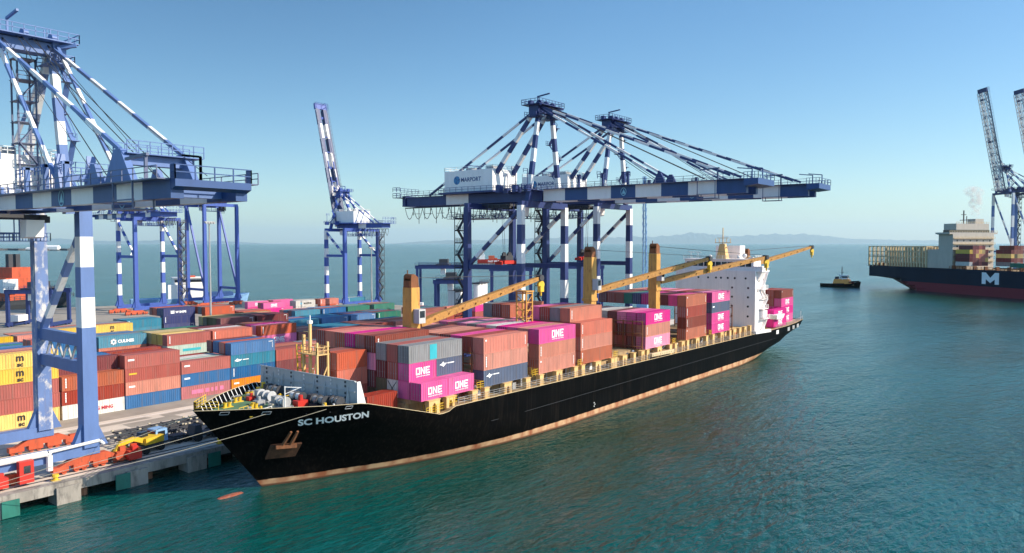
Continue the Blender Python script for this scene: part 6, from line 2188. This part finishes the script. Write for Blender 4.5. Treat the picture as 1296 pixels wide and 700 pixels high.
# red coaster far off, behind the big cranes
c0 = at(1330, 627)
dr_ = (rt * 1.0 + FWH * .12).normalized()
rs = empty('cargo_ship', c0, atan2(dr_.y, dr_.x), 'red coaster with white lettering on its side, far out between the big cranes\' legs', 'ship')
q = small_hull(64, 13, 6.5, .3, .1, .25)
q.build('hull', 'red', rs)
q = MB()
q.box(-29, -19, -5, 5, 6, 15)
q.box(-27, -21, -5.4, 5.4, 15, 18)
q.build('deckhouse', 'white', rs)
q = MB()
q.box(-12, -2, -4.5, 4.5, 5.8, 13)
q.box(-3, 3, -4.5, 4.5, 5.8, 9)
q.build('deck_cargo', 'orange_red', rs)
q = MB()
q.box(14, 26, -4.5, 4.5, 5.8, 12.5)
q.build('forward_house', 'white', rs)
q = MB()
put_text(q, 'FAST MILE', lambda x, y: Vector((-14 + x, -6.72, 1.6 + y)), 4.4, .10)
q.build('hull_lettering', 'lettering', rs)
# a small sail far out
c0 = at(2100, 167)
sb = empty('sailing_boat', c0, 0, 'tiny white sail far out on the water', 'boat')
q = small_hull(11, 3, 1.2)
q.build('hull', 'white', sb)
q = MB()
q.prism([(-.2, 0, 1.6), (-4.5, 0, 1.8), (-.2, 0, 13)], (0, .12, 0))
q.build('sail', 'white', sb)
# white ship's bridge behind the yard
c0 = Vector((186, 404, 0))
dd = Vector((.93, -.36, 0)).normalized()
ws_ = empty('supply_ship', at(418, 240), atan2(dd.y, dd.x), 'small white ship moored beyond the yard, only its bridge showing', 'ship')
q = small_hull(60, 14, 4.5, .3, .1, .4)
q.build('hull', 'lorry_blue', ws_)
q = MB()
q.box(-12, 6, -6.8, 6.8, 4, 12.2)
q.box(-9, 5.5, -6.0, 6.0, 12.2, 15.6)
q.box(-9.6, 6.2, -6.9, 6.9, 15.5, 16.0)
wsd = q.build('superstructure', 'house_white', ws_)
q = MB()
q.box(-8.6, 5.56, -6.06, 6.06, 13.4, 14.8)
q.build('bridge_window', 'glass', wsd)
q = MB()
q.tube((-4, 0, 16.0), (-4, 0, 25.5), .5, 6)
q.bar((-4, -3, 20), (-4, 3, 20), .5)
q.box(-6.4, -3.6, -1.6, 1.6, 16.0, 19.6)
q.build('mast', 'house_white', ws_)
q = MB()
q.box(-2.2, 2.2, -4.5, -1.5, 16.0, 16.9)
q.build('life_raft', 'orange_red', ws_)
q = MB()
q.box(6, 22, -5, 5, 4, 7.2)
q.build('deck_machinery', 'girder_navy', ws_)
# floating crane barge at the left, beyond the yard
fc = empty('crane_barge', at(400, 14), .3, 'rusty orange crane barge with a white cab, lying beyond the yard', 'barge')
q = small_hull(58, 22, 5, .12, .02, .1)
q.build('hull', 'steel', fc)
q = MB()
q.box(-8, 10, -7, 7, 4.6, 16.5)
q.box(-4, 7, -6, 6, 16.5, 22)
q.build('machinery_house', 'orange_red', fc)
q = MB()
q.box(-11, -3, -9, -6.5, 9, 16)
q.build('operator_cab', 'white', fc)
q = MB()
for k in range(9):
    q.box(8 + k * 2.2, 9.2 + k * 2.2, -8.5, -4.5, 4.5, 6.5 + (k % 3) * 1.5)
q.rail([(-28, -10.4, 4.8), (28, -10.4, 4.8)], 2, 3, .15)
q.build('deck_gear', 'steel', fc)
for dx in (-1, 3):
    q = MB()
    q.box(dx - 1.2, dx + 1.2, -1.2, 1.2, 22, 29)
    q.build('winch_tower', 'steel', fc)

# ------------------------------------------------------------------ yard gantries, lamp posts, mobile crane
def yard_gantry(label, px0, px1, d, zt, hx=12, name='yard_gantry_crane'):
    a, b = at(d, px0), at(d, px1)
    c = (a + b) / 2
    ax = (b - a)
    W_ = ax.length / 2
    r = empty(name, (c.x, c.y, QZ), atan2(ax.y, ax.x), label, 'gantry crane', 'blue yard gantry cranes')
    for s in (-1, 1):
        for y in (0, hx):
            q = MB()
            q.bar((s * W_, y, 1.4), (s * W_, y, zt), 1.1)
            q.build('leg', 'navy', r)
        q = MB()
        q.bar((s * W_, -1.2, 1.2), (s * W_, hx + 1.2, 1.2), 1.0, 1.2)
        for y in (0, 2.0, hx - 2.0, hx):
            q.tube((s * W_ - .4, y, .6), (s * W_ + .4, y, .6), .6, 12)
        q.build('wheel_bogie', 'navy', r)
    for y in (0, hx):
        q = MB()
        q.bar((-W_ - 1, y, zt + .6), (W_ + 1, y, zt + .6), 1.0, 1.6)
        q.rail([(-W_ - 1, y - .7, zt + 1.4), (W_ + 1, y - .7, zt + 1.4)], 1.1, 2, .07)
        q.build('main_beam', 'navy', r)
    q = MB()
    q.box(-3, 3, -.4, hx + .4, zt + 1.4, zt + 2.0)
    q.box(-1.8, 2.2, 2, hx - 2, zt + 2, zt + 4.2)
    tr = q.build('trolley', 'steel', r)
    q = MB()
    q.box(-1, 1.2, 1, 3.4, zt - 2.8, zt - .3)
    q.build('operator_cab', 'white', tr)
    q = MB()
    q.box(-W_ - 1.8, -W_ + 1.8, 3, hx - 3, 1.9, 4.2)
    q.build('engine_box', 'girder_grey', r)
    return r
yard_gantry('tall blue yard gantry standing beyond the first jib of the black ship', 528, 592, 345, 20.5)
yard_gantry('low blue yard gantry in front of the taller one, behind the first jib', 551, 587, 300, 16.0)
yard_gantry('blue yard gantry under the nearer big crane, beside the white silos', 622, 672, 330, 20.0)
yard_gantry('blue yard gantry beyond the pink container at the left, behind the near crane', 8, 62, 285, 13.0)
yard_gantry('blue yard gantry standing on the far quay between two big crane legs', 716, 762, 330, 21.0)
for i, (px, d, w_, h_) in enumerate(((608, 300, 8.5, 16), (579, 320, 6.5, 12))):
    c = at(d, px)
    r = empty('silo', (c.x, c.y, QZ), .3, ['white ribbed silo cluster standing behind a big crane leg', 'pale cabin block standing inside the low blue gantry'][i], ['silo', 'cabin'][i])
    q = MB()
    if i == 0:
        for k in range(3):
            q.tube((k * 3.2 - 3.2, 0, 0), (k * 3.2 - 3.2, 0, h_), 1.55, 12)
    else:
        q.box(-w_ / 2, w_ / 2, -3, 3, 0, h_)
    q.build('wall', 'house_white', r)
    q = MB()
    if i == 0:
        q.box(-5, 5, -1.8, 1.8, h_, h_ + .5)
        q.rail([(-5, -1.8, h_ + .5), (5, -1.8, h_ + .5)], 1.2, 1.5, .07)
    else:
        q.box(-w_ / 2 - .2, w_ / 2 + .2, -3.2, 3.2, h_, h_ + .4)
    q.build('roof', 'steel', r)
    if i:
        for k in range(6):
            q = MB()
            q.box(-2.6 + (k % 2) * 3, -1 + (k % 2) * 3, -3.06, -3.0, 2 + (k // 2) * 3.4, 3.6 + (k // 2) * 3.4)
            q.build('window', 'glass', r)
def lamp_post(px, d, h, lab):
    c = at(d, px)
    r = empty('lamp_post', (c.x, c.y, QZ), 0, lab, 'lamp post', 'tall yard lamp posts')
    q = MB()
    q.tube((0, 0, 0), (0, 0, h), .38, 8, r1=.2)
    q.build('pole', 'galv', r)
    q = MB()
    q.box(-1.6, 1.6, -.4, .4, h, h + .35)
    for k in range(4):
        q.box(-1.5 + k * .85, -.95 + k * .85, -.75, -.1, h - .35, h + .1)
    q.build('lamp_head', 'galv', r)
lamp_post(265.5, 228, 41 - QZ, 'tall grey lamp post rising in front of the plain blue crane')
lamp_post(470, 345, 30, 'slender lamp post standing by the raised-boom crane')
# mobile harbour crane with lattice jib between the two jib cranes
c = at(330, 815)
mc = empty('mobile_crane', (c.x, c.y, QZ), .2, 'thin pale blue lattice jib of a mobile crane between the striped legs', 'mobile crane')
q = MB()
q.box(-5, 5, -3, 3, .8, 3.0)
for k in range(5):
    for y in (-3, 3):
        q.tube((-4 + k * 2, y - .4, .8), (-4 + k * 2, y + .4, .8), .8, 10)
q.build('carrier', 'steel', mc)
q = MB()
q.box(-3, 3, -2.4, 2.4, 3.2, 7)
q.build('upper_house', 'lorry_blue', mc)
q = MB()
A, B_ = Vector((2.0, 0, 6)), Vector((8.0, 2.4, 62))
n_ = 16
for (dx, dy) in ((-.9, -.9), (.9, -.9), (-.9, .9), (.9, .9)):
    q.bar(A + Vector((dx, dy, 0)), B_ + Vector((dx * .4, dy * .4, 0)), .24)
for k in range(n_):
    a, b = A.lerp(B_, k / n_), A.lerp(B_, (k + 1) / n_)
    q.bar(a + Vector((-.85, -.85, 0)), b + Vector((.8, -.8, 0)), .16)
    q.bar(a + Vector((.85, .85, 0)), b + Vector((-.8, .8, 0)), .16)
    q.bar(a + Vector((-.85, .85, 0)), b + Vector((-.8, -.8, 0)), .16)
q.build('lattice_jib', 'lorry_blue', mc)
q = MB()
q.tube(B_, B_ + Vector((2.5, 0, -40)), .07, 4)
q.tube(B_, Vector((-3, 0, 8)), .09, 4)
q.build('jib_rope', 'ropedark', mc)

# ------------------------------------------------------------------ along the quay
for k in (1, 2):
    x = 40.7 + (k - 1) * 24
    r = MB()
    r.tube((0, 0, 0), (0, 0, .5), .34, 12, r1=.26)
    r.tube((0, 0, .5), (0, 0, .82), .46, 12, r1=.40)
    r.box(-.5, .5, -.5, .5, -.02, .06)
    o = r.build('bollard', 'yellow')
    o.location = (x, 109.9, QZ + .14)
    tag(o, ['yellow bollard on the cope beyond the edge of view', 'yellow mooring bollard at the quay edge beside the near crane\'s bogies', 'yellow mooring bollard at the quay edge beyond the bow lines', 'yellow bollard at the quay edge alongside the black ship\'s foreship', 'yellow bollard at the quay edge alongside the black ship\'s middle'][k], 'bollard', 'mooring bollards')
for k in (1, 2, 3):
    x = 34.6 + (k - 1) * 13.9
    r = empty('fender', (x, QY - .4, 1.0), 0, None, 'fender', 'green quay fenders')
    r['label'] = ['green fender panel just outside the view, left end of the quay', 'green fender panel nearest the viewer on the quay wall', 'green fender panel on the quay wall below the near crane\'s bogies', 'green fender panel in the shade ahead of the ship\'s bow', 'green fender panel behind the ship\'s stem', 'green fender panel pressed by the ship\'s foreship, fifth from the near crane', 'green fender panel abreast of the second bay, hidden by the hull', 'green fender panel abreast of the third bay, hidden by the hull', 'green fender panel farthest along the hull'][k]
    q = MB()
    q.box(-1.0, 1.0, -.62, -.44, -.9, 1.25)
    q.build('face_panel', 'fender', r)
    q = MB()
    q.tube((0, -.44, .3), (0, .05, .3), .55, 12)
    q.tube((0, -.44, -.4), (0, .05, -.4), .4, 12)
    q.build('rubber_buffer', 'rubber', r)
for k in (3, 5, 7):
    x = 30.5 + k * 4.55
    q = MB()
    q.tube((0, 0, -5), (0, 0, .95), .5, 10)
    o = q.build('pile', 'steelpile')
    o.location = (x, QY + 1.4, 0)
    tag(o, '%s rusty pile under the quay deck, counted from the near end' % ['', 'first', 'second', 'third', 'fourth'][k // 2], 'pile', 'piles under the quay')
# container trailers parked in a long huddle on the apron
def make_trailer():
    r = empty('container_trailer', (0, 0, 0), 0, 'x', 'trailer')
    q = MB()
    for y in (-.55, .55):
        q.box(-6.2, 6.2, y - .1, y + .1, 1.15, 1.45)
    for k in range(7):
        x = -6.1 + k * 2.03
        q.box(x - .12, x + .12, -1.22, 1.22, 1.18, 1.42)
    for x in (-6.1, 6.1, 0):
        for y in (-1.2, 1.2):
            q.box(x - .18, x + .18, y - .16, y + .16, 1.42, 1.62, 1)
    q.build('frame', ['steel', 'rope'], r)
    for x in (-5.0, -3.7):
        for y in (-.95, .95):
            w = MB()
            w.tube((x, y - .28, .52), (x, y + .28, .52), .52, 14)
            wh = w.build('wheel', 'rubber', r)
            w = MB()
            w.tube((x, y - .3, .52), (x, y + .3, .52), .24, 8)
            w.build('rim', 'galv', wh)
    for y in (-.7, .7):
        q = MB()
        q.bar((4.2, y, 0), (4.2, y, 1.2), .18)
        q.build('landing_leg', 'galv', r)
    return r
pr0 = make_trailer()
TL = 0
spots = []
for row, (ys, xs0, nn) in enumerate(((119.8, 60, 2), (122.4, 58, 2), (125.0, 61, 2))):
    for k in range(nn):
        spots.append((xs0 + k * 13.0, ys, row, k))
for i, (x, y, row, k) in enumerate(spots):
    o = pr0 if i == 0 else copy_tree(pr0)
    o.location = (x + rnd.uniform(-.8, .8), y + rnd.uniform(-.2, .2), QZ + .012)
    o.rotation_euler.z = rnd.uniform(-.05, .05) + (pi if rnd.random() < .5 else 0)
    o['label'] = 'empty skeletal trailer, apron row %s from the edge, place %s from the near crane' % (WORDS[row + 1], WORDS[k + 1])
    o['group'] = 'skeletal trailers parked on the apron'
# yellow wheeled excavator and pale blue lorry near the crane bogies
ex = empty('excavator', (55.6, 114.6, QZ + .012), .25, 'yellow wheeled excavator parked beside the orange bogies', 'excavator')
q = MB()
q.box(-1.9, 1.9, -1.1, 1.1, .75, 1.25)
q.build('undercarriage', 'steel', ex)
for x in (-1.35, 1.35):
    for y in (-1.05, 1.05):
        w = MB()
        w.tube((x, y - .25, .55), (x, y + .25, .55), .55, 14)
        w.build('wheel', 'rubber', ex)
q = MB()
q.box(-1.4, 1.9, -1.15, 1.15, 1.35, 2.35)
q.build('upper_body', 'yellow', ex)
q = MB()
q.hexa([(-1.5, .1, 1.35), (.1, .1, 1.35), (.1, 1.1, 1.35), (-1.5, 1.1, 1.35), (-1.2, .15, 3.1), (0, .15, 3.1), (0, 1.05, 3.1), (-1.2, 1.05, 3.1)])
q.build('cab', 'glass', ex)
q = MB()
q.bar((-.9, -.3, 1.8), (-3.0, -.4, 2.7), .55, .7)
q.bar((-3.0, -.4, 2.7), (-5.4, -.5, 2.5), .5, .6)
q.bar((-5.4, -.5, 2.6), (-6.6, -.6, 1.0), .4, .5)
q.build('boom', 'yellow', ex)
q = MB()
q.prism([(-7.2, -.95, .3), (-6.2, -.95, .25), (-6.1, -.95, 1.3), (-6.9, -.95, 1.2)], (0, .9, 0))
q.build('bucket', 'steel', ex)
lo = empty('lorry', (59.6, 116.2, QZ + .012), .12, 'pale blue tractor lorry standing beyond the yellow excavator', 'lorry')
q = MB()
q.box(-3.0, 3.2, -1.0, 1.0, .75, 1.05)
q.build('chassis', 'steel', lo)
q = MB()
q.hexa([(-3.1, -1.15, 1.05), (-.9, -1.15, 1.05), (-.9, 1.15, 1.05), (-3.1, 1.15, 1.05), (-2.9, -1.1, 3.0), (-1.0, -1.1, 3.0), (-1.0, 1.1, 3.0), (-2.9, 1.1, 3.0)])
cb_ = q.build('cab', 'lorry_blue', lo)
q = MB()
q.hexa([(-3.09, -1.0, 1.95), (-3.03, -1.0, 1.95), (-3.03, 1.0, 1.95), (-3.09, 1.0, 1.95), (-3.0, -.95, 2.75), (-2.94, -.95, 2.75), (-2.94, .95, 2.75), (-3.0, .95, 2.75)])
q.box(-2.6, -1.4, -1.16, -1.13, 1.9, 2.7)
q.build('windscreen', 'glass', cb_)
q = MB()
q.box(.2, 2.2, -.9, .9, 1.05, 1.3)
q.tube((.6, -1.0, .75), (1.6, -1.0, .75), .35, 10)
q.build('fifth_wheel', 'steel', lo)
for x in (-2.2, 1.2, 2.4):
    for y in (-1.0, 1.0):
        w = MB()
        w.tube((x, y - .22, .55), (x, y + .22, .55), .55, 14)
        w.build('wheel', 'rubber', lo)
te_ = empty('tow_tractor', (65.0, 115.2, QZ + .012), .1, 'low black tow tractor parked on the apron ahead of the blue lorry', 'tractor')
q = MB()
q.box(-2.6, 2.6, -.9, .9, .7, 1.2)
q.hexa([(-2.5, -1.0, 1.2), (-.9, -1.0, 1.2), (-.9, 1.0, 1.2), (-2.5, 1.0, 1.2), (-2.2, -.9, 2.6), (-1.1, -.9, 2.6), (-1.1, .9, 2.6), (-2.2, .9, 2.6)])
q.build('body', 'steel', te_)
for x in (-1.8, 1.5):
    for y in (-1.0, 1.0):
        w = MB()
        w.tube((x, y - .28, .7), (x, y + .28, .7), .7, 14)
        w.build('wheel', 'rubber', te_)
# mooring lines from the bow
def mooring(a, b, lab, sag=.4, r=.032):
    a, b = Vector(a), Vector(b)
    q = MB(a)
    pts = [a.lerp(b, i / 16) - Vector((0, 0, sag * (1 - (2 * i / 16 - 1) ** 2))) for i in range(17)]
    q.path(pts, r, 5)
    o = q.build('mooring_line', 'rope')
    o.location = a
    tag(o, lab, 'mooring line', 'mooring lines at the bow')
mooring(hull_point(64.6, 12.1, .1), (20, 109.9, QZ + .7), 'pale mooring line from the side of the bow, longest and lowest', 1.0)
mooring(hull_point(58.3, 11.9, .1), (24, 110.4, QZ + .7), 'pale mooring line from the fairlead near the stem to the quay', .5)
mooring((53.0, 93.8, 12.0), (42, 128, QZ + .4), 'thin mooring line leading inshore from the stem', .5, .035)
mooring((53.4, 95.0, 12.0), (30, 111.0, QZ + .7), 'thin mooring line from the stem to the near bollards', .5, .035)
if SLIVER_LIST:
    q = MB((150, 160, 0))
    cols = sorted(set(c for _, _, c in SLIVER_LIST))
    for kind, mtx, c in SLIVER_LIST:
        me = CM[kind]
        b = len(q.v)
        q.v += [mtx @ v.co for v in me.vertices]
        for f in me.polygons:
            q.f.append(tuple(b + i for i in f.vertices))
            q.m.append(cols.index(c))
    o = q.build('containers', [CC[c] for c in cols])
    o.location = (150, 160, 0)
    tag(o, 'edges of further stacked containers showing between the counted ones', kind='stuff')
